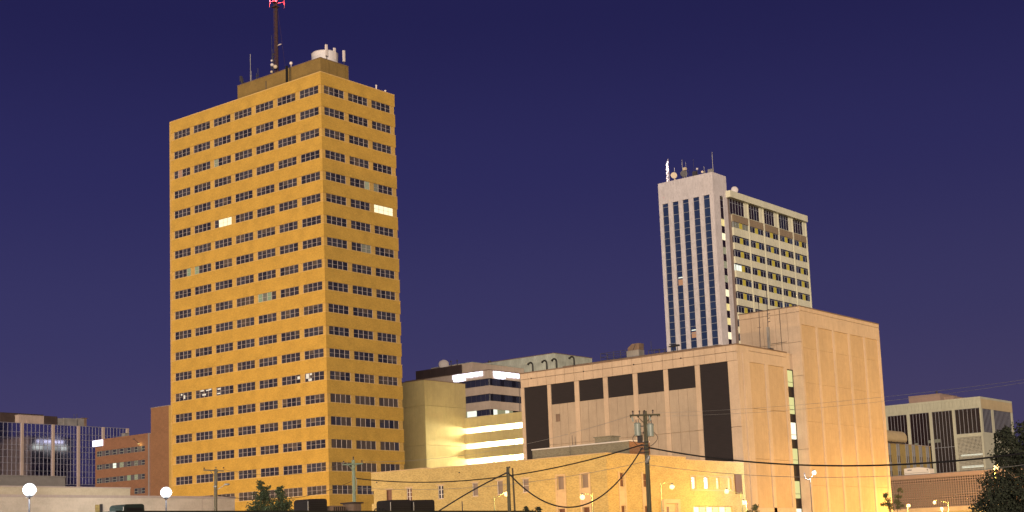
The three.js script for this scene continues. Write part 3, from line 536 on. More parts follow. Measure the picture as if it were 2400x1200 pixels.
// ---------------------------------------------------------------- parking garage with a blank end block
{
  const XE = -190.59, ZE = -211.89, ZG = -223.55;
  const t = thing('parking_garage', 'ochre concrete parking garage with bright open decks beside a blank stair block', 'garage', [-188, 0, -225]);
  for (const [ya, yb] of [[0, 12], [12.04, 24], [24.04, 31.8], [31.84, 36.8]]) part(t, 'stair_block_panel', B(-215, XE, ya, yb, -224.3, ZE), M.garage);
  part(t, 'stair_block_core', B(-214.8, XE - .2, 0, 36.7, -224.1, ZE - .2), M.garage);
  part(t, 'stair_block_coping', B(-215.05, XE + .05, 36.8, 36.94, -224.35, ZE + .05), M.coping);
  const XR = -160;
  const rails = [[29.78, 27.72], [26.6, 24.55], [23.5, 21.5], [20.4, 18.4], [17.3, 15.3], [14.2, 12.2]];
  rails.forEach(([a, b], i) => {
    part(t, 'parapet', B(XE, XR, b, a, ZG - .25, ZG), M.garage);
    part(t, 'deck', B(XE, XR, b - .0, b + .3, ZG - 22, ZG - .25), M.garageIn);
    if (i < 4) for (const x of [-186, -181.5, -177, -171.5]) for (const d of [2.2, 8]) {
      const f = part(t, 'tube_light', [B(x - .2, x + .2, b - .34, b - .24, ZG - d - .08, ZG - d + .08)], L.tube);
      lamp(x, b - .29, ZG - d, WARMWHITE, d > 3 ? 260 : 160, 8);
    }
  });
  part(t, 'back_wall', B(XE, XR, 0, 27.7, ZG - 22.3, ZG - 22), M.garageIn);
  part(t, 'inner_wall', B(XE - .3, XE - .01, 0, 29.6, ZG - 22.3, -224.31), M.garageIn);
  part(t, 'side_wall', B(XR, XR + .3, 0, 29.7, ZG - 22.3, ZG), M.garage);
  part(t, 'base_wall', B(XE, XR, 0, 12.2, ZG - .3, ZG - .02), M.garage);
  { const x = -177.25, z = -225, l = thing('deck_lamp_post', 'thin dark unlit lamp post on the top deck of the ochre garage', 'lamp post', [x, 28.02, z]);
    part(l, 'post', rod(V(x, 28.0, z), V(x + .05, 35.7, z), .07, 8, .045), M.darkSteel); part(l, 'lamp_head', [B(x - .12, x + .5, 35.6, 35.74, z - .1, z + .1)], M.darkSteel); part(l, 'base_plate', B(x - .2, x + .2, 28.02, 28.1, z - .2, z + .2), M.darkSteel); }
  for (const x of [-184.9, -179.4, -173.9]) part(t, 'column', B(x - .2, x + .2, 12.3, 27.7, ZG - 2.6, ZG - 2.1), M.garageIn);
}

// ---------------------------------------------------------------- office block with lit roof signs
{
  const X1 = -218.95, Z1 = -266.62;
  const t = thing('signed_office_building', 'pinkish banded office block with two glaring white roof signs', 'building', [-228, 0, -275]);
  part(t, 'core', B(-246, X1 - .5, 0, 45.6, -292, Z1 - .5), M.inner);
  for (const [a, b] of [[46.05, 44.1], [42.39, 40.4], [38.69, 36.71], [35.3, 33.2], [31.8, 29.8]]) {
    for (const [xa, xb] of [[-246, -237], [-236.96, -230.0], [-229.96, -224.4], [-224.36, X1 - 1.1]]) part(t, 'spandrel_panel', B(xa, xb, b, a, Z1 - .4, Z1), M.office);
    for (const [za, zb] of [[Z1 - 1.1, -272.6], [-272.64, -278.4], [-278.44, -285], [-285.04, -292]]) part(t, 'spandrel_panel', B(X1 - .4, X1, b, a, zb, za), M.office);
    part(t, 'corner_panel', [B(X1 - 1.07, X1, b, a, Z1 - 1.07, Z1)], M.office);
  }
  for (const [a, b, k] of [[44.1, 42.39, 0], [40.4, 38.69, 0], [36.71, 35.3, 1], [33.2, 31.8, 0]]) {
    for (let i = 0; i < 18; i++) { const x = -246 + i * 1.5 + .75, lt = k && x > -230; if (x > X1) break; share(t, 'pane', paneGeo(1.44, +(a - b).toFixed(2)), lt ? (x < -223.6 ? (i % 3 ? L.windowCool : L.windowDim) : M.officeGlass) : M.officeGlass, x, (a + b) / 2, Z1 - .3); }
    for (let i = 0; i < 17; i++) { const z = Z1 - i * 1.5 - .75; share(t, 'pane', paneGeo(1.44, +(a - b).toFixed(2)), k && z < -268.2 && z > -275.5 ? (i % 3 === 1 ? L.windowCool : L.windowDim) : (i % 3 ? M.officeGlass : M.navyGlass), X1 - .3, (a + b) / 2, z, Math.PI / 2); }
  }
  part(t, 'coping', [B(-246.1, X1 + .1, 46.05, 46.2, -292, Z1 + .1)], M.coping);
  const pen = part(t, 'penthouse', B(-240, -226.6, 46.1, 49.0, -290, -269.6), M.office);
  part(pen, 'penthouse_edge', [B(-240.1, -226.5, 49.0, 49.1, -290, -269.5)], M.corrugated);
  for (const [a, b] of [[-243.9, -239], [-238.95, -234], [-233.95, -228.9]]) part(t, 'roof_screen', B(a, b, 46.1, 48.6, -268.4, -268.1), M.brownScreen);
  solo('satellite_dish', 'big white dish on the brown-screened office roof', 'dish', [ball(0, 0, 0, 1.32, 30, 16).scale(1, .9, .3).rotateY(.75).translate(-235.2, 49.4, -268.9), rod(V(-235.2, 46.2, -269.3), V(-235.2, 49, -269.2), .15)], M.dishWhite, [-235.2, 46.2, -269.2]);
  solo('roof_vent_pipe', 'dark vent pipe beside the dish on the office roof, left of two', 'pipe', [cyl(-232.9, 48.4, 49.9, -269, .09), cyl(-232.9, 49.8, 50, -269, .22)], M.darkSteel, [-232.9, 46.2, -269]);
  solo('roof_vent_pipe', 'dark vent pipe on the office roof farther from the dish', 'pipe', [cyl(-230.9, 46.2, 49.9, -269, .09), cyl(-230.9, 49.8, 50.0, -269, .22)], M.darkSteel, [-230.9, 46.2, -269]);
  // the roof signs: an upper long line and a shorter lower line of glowing boxes
  const signRow = (s, a, b, y0, y1, n, left) => {
    for (let i = 0; i < n; i++) { const u0 = a + (b - a) * i / n, u1 = a + (b - a) * (i + 1) / n, j = ((i * 7) % 5) * .035; part(s, 'sign_box', left ? B(u0, u1 - .06, y0 - j, y1 + j * .6, Z1 + .05, Z1 + .3) : B(X1 + .05, X1 + .3, y0 - j, y1 + j * .6, u1 + .06, u0), L.sign); }
  };
  { const s = thing('roof_sign', 'glaring white roof sign on the left face of the pinkish office block', 'sign', [-225.6, 44.3, Z1 + .02]);
    signRow(s, -230.3, -220.8, 44.92, 45.92, 12, true); signRow(s, -230.0, -226.2, 44.3, 44.82, 6, true);
    part(s, 'backing_rail', [B(-230.3, -220.7, 45.3, 45.4, Z1 + .005, Z1 + .05), B(-230, -226.2, 44.5, 44.6, Z1 + .005, Z1 + .05)], M.darkSteel); }
  { const s = thing('roof_sign', 'glaring white roof sign on the right face of the pinkish office block', 'sign', [X1 + .02, 44.3, -273]);
    signRow(s, -268.1, -278.0, 44.85, 45.86, 12, false); signRow(s, -268.3, -272.5, 44.25, 44.75, 6, false);
    part(s, 'backing_rail', [B(X1 + .005, X1 + .05, 45.3, 45.4, -278, -268), B(X1 + .005, X1 + .05, 44.45, 44.55, -272.5, -268.3)], M.darkSteel); }
  const a1 = new THREE.RectAreaLight(C(.84, .83, 1), 20 / EXPOSURE, 9.4, 1.3); a1.position.set(-225.6, 45.2, Z1 + .4); a1.lookAt(-225.6, 45.2, Z1 + 10); scene.add(a1);
  const a2 = new THREE.RectAreaLight(C(.84, .83, 1), 20 / EXPOSURE, 9.8, 1.3); a2.position.set(X1 + .4, 45.2, -273); a2.lookAt(X1 + 10, 45.2, -273); scene.add(a2);
}
{ // metal-clad hall behind
  const X1 = -218.69, Z1 = -292.6, H = 52.4;
  const t = thing('metal_clad_hall', 'off-white ribbed metal building rising behind the bent roof pipes', 'building', [-230, 0, -300]);
  part(t, 'wall', B(-248, X1 - .06, 0, H - .2, -309, Z1 - .06), M.corrugated);
  for (let i = 0; i < 22; i++) part(t, 'cladding_panel', B(-248 + i * 1.332, -248 + (i + 1) * 1.332 - .09, 30, H - .15, Z1 - .06, Z1 + .02), M.corrugated);
  for (let i = 0; i < 12; i++) part(t, 'cladding_panel', B(X1 - .06, X1 + .02, 30, H - .15, Z1 - .1 - (i + 1) * 1.36 + .09, Z1 - .1 - i * 1.36), M.corrugated);
  part(t, 'eaves', B(-248.1, X1 + .1, H - .15, H, -309.1, Z1 + .1), M.coping);
  solo('roof_vent_pipe', 'tiny dark vent stub on the ribbed metal building roof', 'vent', [cyl(-240.6, H - .05, H + .35, -293.4, .3), cyl(-240.6, H + .3, H + .5, -293.4, .45)], M.darkSteel, [-240.6, H, -293.4]);
}

// ---------------------------------------------------------------- mirror glass block, far left
{
  const XG = -361.47, H = 44.3;
  const t = thing('mirror_glass_building', 'low mirror-glass office block with pale pilasters at the far left', 'building', [-375, 0, -245]);
  part(t, 'core', B(-395, XG - .25, 0, H - .2, -268.6, -205), M.inner);
  const pil = [-212.5, -222.6, -232.9, -242.9, -251.4, -259.9, -268.5], lines = [44.24, 41.8, 40.15, 38.18, 36.65, 34.69, 33.04, 30.99, 29.4, 27.3];
  for (let k = 0; k < 6; k++) {
    const a = pil[k], b = pil[k + 1], n = 7, w = (a - b - .75) / n;
    if (k === 0) { part(t, 'glass_bay', B(XG - .25, XG - .12, 0, 44.24, b, a), M.mirrorB); continue; }
    for (let i = 0; i < n; i++) for (let r = 0; r < 9; r++) {
      const h = lines[r] - lines[r + 1], g = cached('gp' + k + ',' + r, () => paneGeo(+(w - .05).toFixed(3), +(h - .05).toFixed(3)));
      share(t, 'pane', g, rnd() < .75 ? M.mirror : M.mirrorB, XG - .12, (lines[r] + lines[r + 1]) / 2, a - .375 - (i + .5) * w, Math.PI / 2);
    }
    part(t, 'mullion', [...Array.from({ length: n + 1 }, (_, i) => B(XG - .16, XG - .05, 27.2, 44.24, a - .375 - i * w - .055, a - .375 - i * w + .055)), ...lines.map((y) => B(XG - .16, XG - .06, y - .05, y + .05, b + .375, a - .375))], M.mullion);
    part(t, 'lower_glass', B(XG - .25, XG - .12, 0, 27.2, b, a), M.mirrorB);
  }
  for (const z of pil) part(t, 'pilaster', B(XG - .3, XG + .3, 0, H, z - .36, z + .36), M.pilaster);
  part(t, 'roof_edge', B(-395, XG - .04, H - .06, H + .03, -268.7, -205), M.mullion);
  solo('rooftop_plant', 'dark brown plant room on the mirror-glass block, behind the pale one', 'plant', [B(-376, -366.5, H, 47.5, -243.0, -229.3), B(-376.1, -366.4, 47.5, 47.6, -243.1, -229.2)], M.brownScreen, [-371, H, -236]);
  solo('rooftop_plant', 'pale plant room with a dark end on the mirror-glass block', 'plant', [B(-366.3, -364.4, H, 46.9, -241.8, -233.7), B(-366.4, -364.3, 46.9, 47.0, -241.9, -233.6), B(-364.4, -364.3, H + .1, 45.6, -237.2, -236.2)], M.pilaster, [-365.4, H, -237.7]);
  solo('rooftop_plant', 'black plant enclosure between pale plant room and grey ducts', 'plant', [B(-366.3, -364.5, H, 46.95, -246.3, -241.95), B(-366.35, -364.45, 46.95, 47.05, -246.35, -241.95)], M.brownScreen, [-365.4, H, -244]);
  { const d = thing('roof_ductwork', 'grey ducts and boxes at the right of the mirror-glass roof', 'ductwork', [-365.4, H, -251.5]);
    part(d, 'duct', [B(-366.2, -364.6, H, 46.6, -248.4, -246.5), B(-366.2, -364.6, H, 46.9, -255.4, -253.0)], M.greyRender);
    part(d, 'housing', [B(-366.2, -364.4, H, 46.75, -253.0, -248.4)], M.steel);
    part(d, 'end_unit', [B(-366.2, -364.4, H, 47.0, -256.2, -255.45), B(-366.4, -364.2, 47, 47.12, -256.6, -254.8)], M.coping);
    part(d, 'pipe', [rod(V(-365.2, 46.8, -252.4), V(-365.2, 48.1, -252.4), .08), rod(V(-365.2, 46.8, -253.4), V(-365.2, 48.3, -253.4), .08)], M.darkSteel); }
}

{ // unseen block added behind the brick tower to give the mirror glass a bright reflection
  const X0 = -290, t = thing('added_mirror_block', 'added unseen block with a lit floor, put in only for its reflection in the glass block', 'building', [-280, 0, -291]);
  part(t, 'wall', B(X0 + .3, -272, 0, 48.6, -299, -282), M.office);
  for (let i = 0; i < 11; i++) { part(t, 'lit_window', B(X0 + .1, X0 + .3, 44.1, 45.7, -296.6 + i * 1.2, -295.55 + i * 1.2), i % 4 === 3 ? L.windowDim : L.windowCool); for (const y of [40, 36]) part(t, 'pane', B(X0 + .1, X0 + .3, y, y + 1.6, -296.6 + i * 1.2, -295.55 + i * 1.2), M.officeGlass); }
  for (let i = 0; i < 8; i++) part(t, 'sign_box', B(X0, X0 + .3, 46.5, 47.3 - (i % 3) * .1, -295.2 + i * 1.3, -294.1 + i * 1.3), L.sign);
}

// ---------------------------------------------------------------- orange brick block left of the tower
{
  const Z1 = -225, X0 = -316.3, X1 = -293.4, H = 35.55;
  const t = thing('orange_brick_building', 'orange brick block with green-framed window bands and a taller stair shaft', 'building', [-302, 0, -235]);
  part(t, 'core', B(X0 + .2, X1, 0, H - .3, -250, Z1 - .3), M.inner);
  part(t, 'parapet', B(X0, X1, 32.55, H, -250, Z1), M.redBrick);
  const rows = [[32.55, 31.19], [29.1, 27.82], [25.64, 24.34], [22.2, 20.8], [18.8, 17.4]];
  rows.forEach(([a, b], r) => {
    const nx = r < 4 ? rows[r + 1][0] : 0;
    part(t, 'brick_band', B(X0, X1, nx, b, -250, Z1), M.redBrick);
    part(t, 'brick_end', [B(-295.95, X1, b, a, Z1 - .4, Z1), B(X0, -315.8, b, a, Z1 - .4, Z1), ...(r === 3 ? [B(-315.8, -300.4, b, a, Z1 - .35, Z1)] : [])], M.redBrick);
    const wins = [[-315.75, -313.72, 2], [-312.16, -310.62, 1], [-309.08, -307.63, 1], [-306.22, -304.71, 1], [-303.2, -301.78, 1], [-300.21, -298.91, 1], [-297.33, -295.97, 1]];
    wins.forEach(([xa, xb, n], i) => {
      if (r === 3 && i < 5) return;
      const lt = r === 1 && i === 2 ? L.windowCool : r === 1 && i === 3 ? L.windowDim : r === 2 && i === 4 ? L.windowGreen : r === 1 && i === 5 ? L.windowTan : r === 2 && i === 5 ? L.windowDim : null;
      glazed(t, (xa + xb) / 2, (a + b) / 2, Z1 - .1, 0, +(xb - xa).toFixed(2), +(a - b).toFixed(2), n, [[.45, 1]], M.tealFrame, () => lt ?? M.paneB, .1, .1);
      if (i < 6) part(t, 'grey_panel', B(xb + .05, wins[i + 1][0] - .05, b, a, Z1 - .3, Z1 - .14), M.greyPanel);
    });
  });
  for (const x of [-294.3, -293.65]) part(t, 'downpipe', B(x - .12, x + .12, 0, H - .05, Z1, Z1 + .18), M.pipe);
  part(t, 'stair_shaft', B(-290.9, -276, 0, 41.25, -240, -223), M.redBrickShaft);
  part(t, 'shaft_link', B(X1 + .02, -290.92, 0, H - .3, -240, -224.6), M.redBrick);
  part(t, 'shaft_coping', B(-291, -275.9, 41.25, 41.36, -240.1, -222.9), M.pilaster);
  part(t, 'shaft_pilaster', B(-283.8, -283.0, 0, 41.2, -223, -222.85), M.towerPier);
  { const s = thing('wall_sign', 'small glaring white box sign on the corner of the orange brick block', 'sign', [-315, 33.7, Z1 + .02]);
    part(s, 'sign_box', B(-317.0, -313.0, 33.85, 35.4, Z1 + .02, Z1 + .35), L.sign); part(s, 'bracket', B(-316.4, -313.4, 33.72, 33.84, Z1 + .003, Z1 + .2), M.darkSteel);
    const a = new THREE.RectAreaLight(C(.85, .83, 1), 6 / EXPOSURE, 3.8, 1.4); a.position.set(-315, 34.6, Z1 + .45); a.lookAt(-315, 34.6, Z1 + 10); scene.add(a); }
  { const l = thing('wall_lamp', 'yellowish floodlight on an arm above the orange brick windows', 'lamp', [-298.6, 32.6, Z1 + .1]);
    part(l, 'arm', [rod(V(-300.2, 34.5, Z1 + .02), V(-297.6, 33.2, Z1 + .6), .05), B(-300.6, -299.9, 34.4, 34.6, Z1 + .003, Z1 + .12)], M.darkSteel); part(l, 'lamp_head', B(-297.75, -297.4, 33.05, 33.2, Z1 + .45, Z1 + .75), L.windowYellow); lamp(-297.6, 32.9, Z1 + .6, C(1, .85, .3), 3, 6); }
  solo('roof_unit', 'small dark unit on the orange brick roof edge by the last glass pilaster', 'roof unit', [B(-305.9, -304.6, H - .02, H + .75, -226.6, -225.4), B(-306.1, -304.4, H + .75, H + .85, -226.7, -225.3)], M.greyRender, [-305.2, H, -226]);
}

// ---------------------------------------------------------------- low buff-brick building
{
  const X1 = -85.87, X0 = -119.4, Z1 = -122.99, Z0 = -151.1, UY = [8.46, 9.92], LY = [5.0, 6.5];
  const t = thing('low_brick_building', 'low buff brick building in front of the concrete block, lit orange at its right side', 'building', [-102, 0, -137]);
  part(t, 'core', B(X0 + .3, X1 - .3, 0, 11.3, Z0 + .3, Z1 - .3), M.inner);
  const ops = [[-117.04, -116.17], [-113.86, -113.02], [-109.06, -108.23], [-104.02, -103.19], [-100.48, -99.66], [-96.95, -96.09], [-92.27, -91.41], [-89.11, -88.25]];
  const rops = [[-125.24, -126.05], [-129.58, -130.4]], slots = [[-139.35, -140.23], [-141.96, -142.99], [-144.61, -145.37], [-147.2, -147.94]];
  for (const [a, b, h] of [[X0, -110.49, 12.08], [-110.49, -106.3, 11.98], [-106.3, -94.83, 11.93], [-94.83, X1, 11.95]]) { part(t, 'parapet', B(a, b, UY[1], h - .08, Z1 - .35, Z1), M.buffLow); part(t, 'coping', B(a, b, h - .08, h, Z1 - .4, Z1 + .05), M.surround); }
  for (const [a, b, h] of [[Z1 - .35, -138.36, 11.93], [-138.36, Z0, 11.64]]) { part(t, 'parapet', B(X1 - .35, X1, UY[1], h - .08, b, a), M.buffLow); part(t, 'coping', B(X1 - .4, X1 + .05, h - .08, h, b, a), M.surround); }
  part(t, 'roof', B(X0 + .35, X1 - .35, 11.3, 11.45, Z0, Z1 - .35), M.coping);
  part(t, 'wall', [B(X0, X1, 0, LY[0], Z1 - .35, Z1), B(X0, X1, LY[1], UY[0], Z1 - .35, Z1), B(X1 - .35, X1, 0, LY[0], Z0, Z1 - .35), B(X1 - .35, X1, LY[1], UY[0], Z0, Z1 - .35), B(X0, X0 + .35, 0, 11.9, Z0, Z1 - .35), B(X0, X1 - .35, 0, 11.5, Z0, Z0 + .3)], M.buffLow);
  const between = (list, a, b) => { const e = [a, ...list.flat(), b], r = []; for (let i = 0; i < e.length; i += 2) r.push([e[i], e[i + 1]]); return r; };
  for (const [a, b] of between(ops, X0 + .35, X1)) part(t, 'wall_pier', B(a, b, UY[0], UY[1], Z1 - .35, Z1), M.buffLow);
  for (const [a, b] of between(ops, X0 + .35, X1)) part(t, 'wall_pier', B(a, b, LY[0], LY[1], Z1 - .35, Z1), M.buffLow);
  for (const [a, b] of between([...rops, ...slots], Z1 - .35, Z0)) part(t, 'wall_pier', B(X1 - .35, X1, UY[0], UY[1], b, a), M.buffLow);
  for (const [a, b] of between([...rops, [-139.4, -147.9]], Z1 - .35, Z0)) part(t, 'wall_pier', B(X1 - .35, X1, LY[0], LY[1], b, a), M.buffLow);
  const h = UY[1] - UY[0], yc = (UY[0] + UY[1]) / 2;
  ops.forEach(([a, b], i) => {
    const w = +(b - a).toFixed(2), x = (a + b) / 2;
    const [cols, bars, fm, gm] = [[1, [], M.woodPanel, M.woodPanel], [2, [[.34, 1], [.68, 1]], M.whitePaint, M.woodPanel], [2, [[.34, 1], [.68, 1]], M.whitePaint, M.paneB], [1, [], M.whitePaint, M.shadeBlind], [1, [], M.whitePaint, M.shadeBlind], [1, [[.5, .6]], M.whitePaint, M.shadeBlind], [1, [], M.surround, M.shadeBlind], [1, [], M.surround, M.shadeBlind]][i];
    glazed(t, x, yc, Z1 - .1, 0, w, +h.toFixed(2), cols, bars, fm, () => gm, .09, .05);
    part(t, 'lintel', B(a - .2, b + .2, UY[1], UY[1] + .16, Z1, Z1 + .03), M.surround);
    if (i > 5) { part(t, 'stone_panel', B(a - .02, b + .02, LY[1], UY[0], Z1, Z1 + .035), M.surround); part(t, 'stone_jamb', [B(a - .26, a - .02, LY[0], UY[1], Z1, Z1 + .06), B(b + .02, b + .26, LY[0], UY[1], Z1, Z1 + .06)], M.surround); }
    else part(t, 'stone_sill', B(a - .08, b + .08, UY[0] - .09, UY[0], Z1, Z1 + .06), M.surround);
    glazed(t, x, (LY[0] + LY[1]) / 2, Z1 - .1, 0, w, 1.5, 1, [], M.surround, () => M.woodPanel, .09, .05);
  });
  rops.forEach(([a, b]) => {
    glazed(t, X1 - .1, yc, (a + b) / 2, Math.PI / 2, +(a - b).toFixed(2), +h.toFixed(2), 1, [[.5, .6]], M.surround, () => M.woodPanel, .08, .05);
    glazed(t, X1 - .1, (LY[0] + LY[1]) / 2, (a + b) / 2, Math.PI / 2, +(a - b).toFixed(2), 1.5, 1, [], M.surround, () => M.woodPanel, .08, .05);
    part(t, 'stone_panel', B(X1, X1 + .035, LY[1], UY[0], b - .02, a + .02), M.surround);
    part(t, 'stone_jamb', [B(X1, X1 + .06, LY[0], UY[1] + .1, a + .02, a + .26), B(X1, X1 + .06, LY[0], UY[1] + .1, b - .26, b - .02)], M.surround);
  });
  slots.forEach(([a, b], i) => {
    const w = glazed(t, X1 - .12, (8.35 + 9.72) / 2, (a + b) / 2, Math.PI / 2, +(a - b).toFixed(2), 1.37, 1, i === 1 ? [] : [[.2, .7], [.4, .7], [.6, .7], [.8, .7]], M.surround, () => (i === 1 ? L.windowCool : i === 0 ? L.window : L.windowYellow), .06, .04, 'slot_window');
  });
  part(t, 'slot_surround', [B(X1, X1 + .05, 9.78, 9.9, -148.3, -139), B(X1, X1 + .05, 8.2, 8.32, -148.3, -139), B(X1, X1 + .05, 8.32, 9.78, -139.2, -139.0), B(X1, X1 + .05, 8.32, 9.78, -148.3, -148.1)], M.surround);
  part(t, 'louvre_panel', [B(X1, X1 + .06, 7.9, 10.2, -150.33, -148.76), ...Array.from({ length: 11 }, (_, i) => B(X1 + .06, X1 + .1, 7.95 + i * .205, 8.06 + i * .205, -150.3, -148.8))], M.woodPanel);
  part(t, 'portal', [B(X1, X1 + .3, 0, 7.2, -133.4, -132.9), B(X1, X1 + .3, 0, 7.2, -136.3, -135.8), B(X1, X1 + .3, 6.75, 7.2, -135.8, -133.4)], M.surround);
  part(t, 'portal_wall', B(X1, X1 + .08, 0, 6.75, -135.8, -133.4), M.surround);
  part(t, 'portal_window', B(X1 + .08, X1 + .1, 5.0, 6.4, -134.2, -133.6), M.woodPanel);
  for (let i = 0; i < 6; i++) glazed(t, X1 - .12, 5.72, -139.4 - (i + .5) * 8.5 / 6, Math.PI / 2, 1.4, 1.45, 1, [[.5, 1]], M.surround, () => (i % 2 ? L.windowYellow : L.window), .12, .06, 'lit_window');
  for (const [x, y] of [[-118.5, 10.9], [-105.8, 11.2], [-98.6, 11.3]]) part(t, 'scupper', cyl(0, -.02, .02, 0, .09, .09, 10).rotateX(Math.PI / 2).translate(x, y, Z1 + .02), M.darkTrim);
  // set-back upper storey
  const u = part(t, 'upper_storey', [B(-100.86, -87.7, 11.4, 13.5, -133.9, -130)], M.greyBrick);
  part(u, 'upper_wall_lamplight_tint', B(-87.7, -87.6, 11.4, 13.48, -133.9, -130.02), M.redBrickShaft);  // orange lamplight on this side is put into the wall colour
  part(u, 'upper_coping', B(-100.95, -87.6, 13.5, 13.62, -133.95, -129.94), M.whitePaint);
  solo('roof_unit', 'small grey box unit on the upper roof of the low brick building', 'roof unit', [B(-94.0, -91.8, 13.62, 14.45, -134.2, -132.6), B(-94.15, -91.65, 14.45, 14.55, -134.3, -132.5)], M.greyBrick, [-92.9, 13.62, -133.4]);
  solo('whip_antenna', 'pair of thin aerial rods on the upper roof of the low brick building', 'antenna', [rod(V(-95.5, 13.55, -130.4), V(-95.5, 14.8, -130.4), .025), rod(V(-95.1, 13.55, -130.4), V(-95.1, 14.6, -130.4), .025), rod(V(-95.5, 11.9, -129.9), V(-95.5, 13.6, -129.9), .025), B(-95.6, -95.0, 13.62, 13.7, -130.5, -130.3)], M.darkSteel, [-95.3, 13.62, -130.4]);
}

// ---------------------------------------------------------------- pale office block, ochre annexe and screened garage at the right
{
  const X1 = -141.12, Z1 = -374.28, X0 = -176, Z0 = -397.5, H = 38.55;
  const t = thing('pale_office_building', 'pale concrete office block with dark glass bays behind the tree', 'building', [-156, 0, -385]);
  part(t, 'core', [B(X0 + .3, -148.5, 0, H - .3, Z0 + .3, Z1 - .5), B(-148.5, X1 - .5, 28.4, H - .3, Z0 + .3, Z1 - .5), B(-148.5, X1 - .5, 0, 19.2, Z0 + .3, Z1 - .5), B(-148.5, X1 - .5, 19.2, 28.4, Z0 + .3, Z0 + .6), B(-148.5, X1 - .5, 24.0, 24.3, Z0 + .6, Z1 - .6)], M.inner);
  part(t, 'fascia', [...Array.from({ length: 33 }, (_, i) => B(X0 + i * 1.057, X0 + (i + 1) * 1.057 - .09, 36.25, 37.95, Z1 - .2, Z1 + .02)), B(X0, X1, 35.65, 36.2, Z1 - .4, Z1), B(X0, X1, 36.2, 38.0, Z1 - .4, Z1 - .08), B(X0, X1 + .03, 38.0, H, Z0, Z1 + .03)], M.jWhite);
  part(t, 'light_tinted_side_fascia', [B(X1 - .4, X1, 35.45, 38.0, Z0, Z1 - .4), ...Array.from({ length: 20 }, (_, i) => B(X1, X1 + .02, 36.25, 37.95, Z1 - .4 - (i + 1) * 1.1 + .09, Z1 - .4 - i * 1.1))], M.jCream);  // warm sodium light on this side is put into the cream
  const bays = [[-174.5, -168.1], [-167.3, -161.75], [-160.96, -155.43], [-154.66, -149.02], [-148.31, -141.59]];
  const e = [X0, ...bays.flat(), X1];
  for (let k = 0; k < 6; k++) part(t, 'pier', B(e[2 * k], e[2 * k + 1], 0, 35.65, Z1 - .4, Z1), M.jWhite);
  bays.forEach(([a, b], k) => {
    const y0 = k === 4 ? 29.1 : 19.0, hh = +(35.62 - y0).toFixed(2);
    glazed(t, (a + b) / 2, y0 + hh / 2, Z1 - .25, 0, +(b - a).toFixed(2), hh, 6, k === 3 ? [[.42, 1.2]] : [], M.alu, () => M.maroonGlass, .1, .08);
    part(t, 'base_wall', B(a, b, 0, y0 < 20 ? 19 : 19.2, Z1 - .4, Z1 - .02), M.jWhite);
  });
  part(t, 'lit_floor_window', [B(-154.5, -152.9, 27.4, 28.3, Z1 - .24, Z1 - .235), B(-156.3, -155.5, 27.4, 28.2, Z1 - .24, Z1 - .235), B(-160.2, -159.2, 27.0, 27.7, Z1 - .24, Z1 - .235)], L.windowTan);
  part(t, 'beam', B(-148.31, -141.59, 28.2, 29.1, Z1 - .4, Z1), M.jWhite);
  const scr = []; for (let x = -148.25; x < -139.9; x += .36) scr.push(B(x, x + .11, 19.25, 28.2, Z1 - .2, Z1 - .06)); for (let y = 19.3; y < 28.1; y += .36) scr.push(B(-148.31, -141.59, y, y + .11, Z1 - .19, Z1 - .07));
  part(t, 'block_screen', scr.filter((g) => { g.computeBoundingBox(); return g.boundingBox.max.x < -141.5; }), M.screenWhite, true);
  for (const y of [24.0, 20.9]) { part(t, 'deck_light', [B(-148, -141.8, y - .75, y - .2, Z1 - 1.2, Z1 - 1.15)], L.windowCool); }
  part(t, 'side_pier', [B(X1 - .4, X1, 0, 35.45, Z1 - 1.05, Z1 - .4), B(X1 - .4, X1, 0, 35.45, -383.3, -381.9), B(X1 - .4, X1, 0, 35.45, Z0, -396.4), B(X1 - .4, X1, 0, 29.2, -396.4, Z1 - 1.05)], M.jWhite);
  for (const [a, b, n] of [[-375.35, -381.9, 7], [-383.3, -396.4, 14]]) { part(t, 'side_glass', B(X1 - .35, X1 - .2, 29.2, 35.45, b, a), M.maroonGlass); for (let i = 0; i < n; i++) { const z = a + (b - a) * (i + .5) / n; part(t, 'side_fin', B(X1 - .2, X1 - .14, 29.2, 35.45, z - .09, z + .09), M.blueFin); } }
  solo('rooftop_plant', 'pinkish plant room on the roof of the pale office block', 'plant', [B(-163.3, -154.3, H, 40.95, -392, -380.3), B(-163.4, -154.2, 40.95, 41.05, -392.1, -380.2), B(-154.3, -151.6, H, 40.2, -392, -383)], M.pinkWall, [-158.8, H, -386]);
  solo('roof_vent_pipe', 'small dark cowl on the plant room of the pale office block', 'vent', [cyl(-155.6, 41, 41.5, -381.4, .2), ball(-155.6, 41.55, -381.4, .32)], M.darkSteel, [-155.6, 41.05, -381.4]);
}
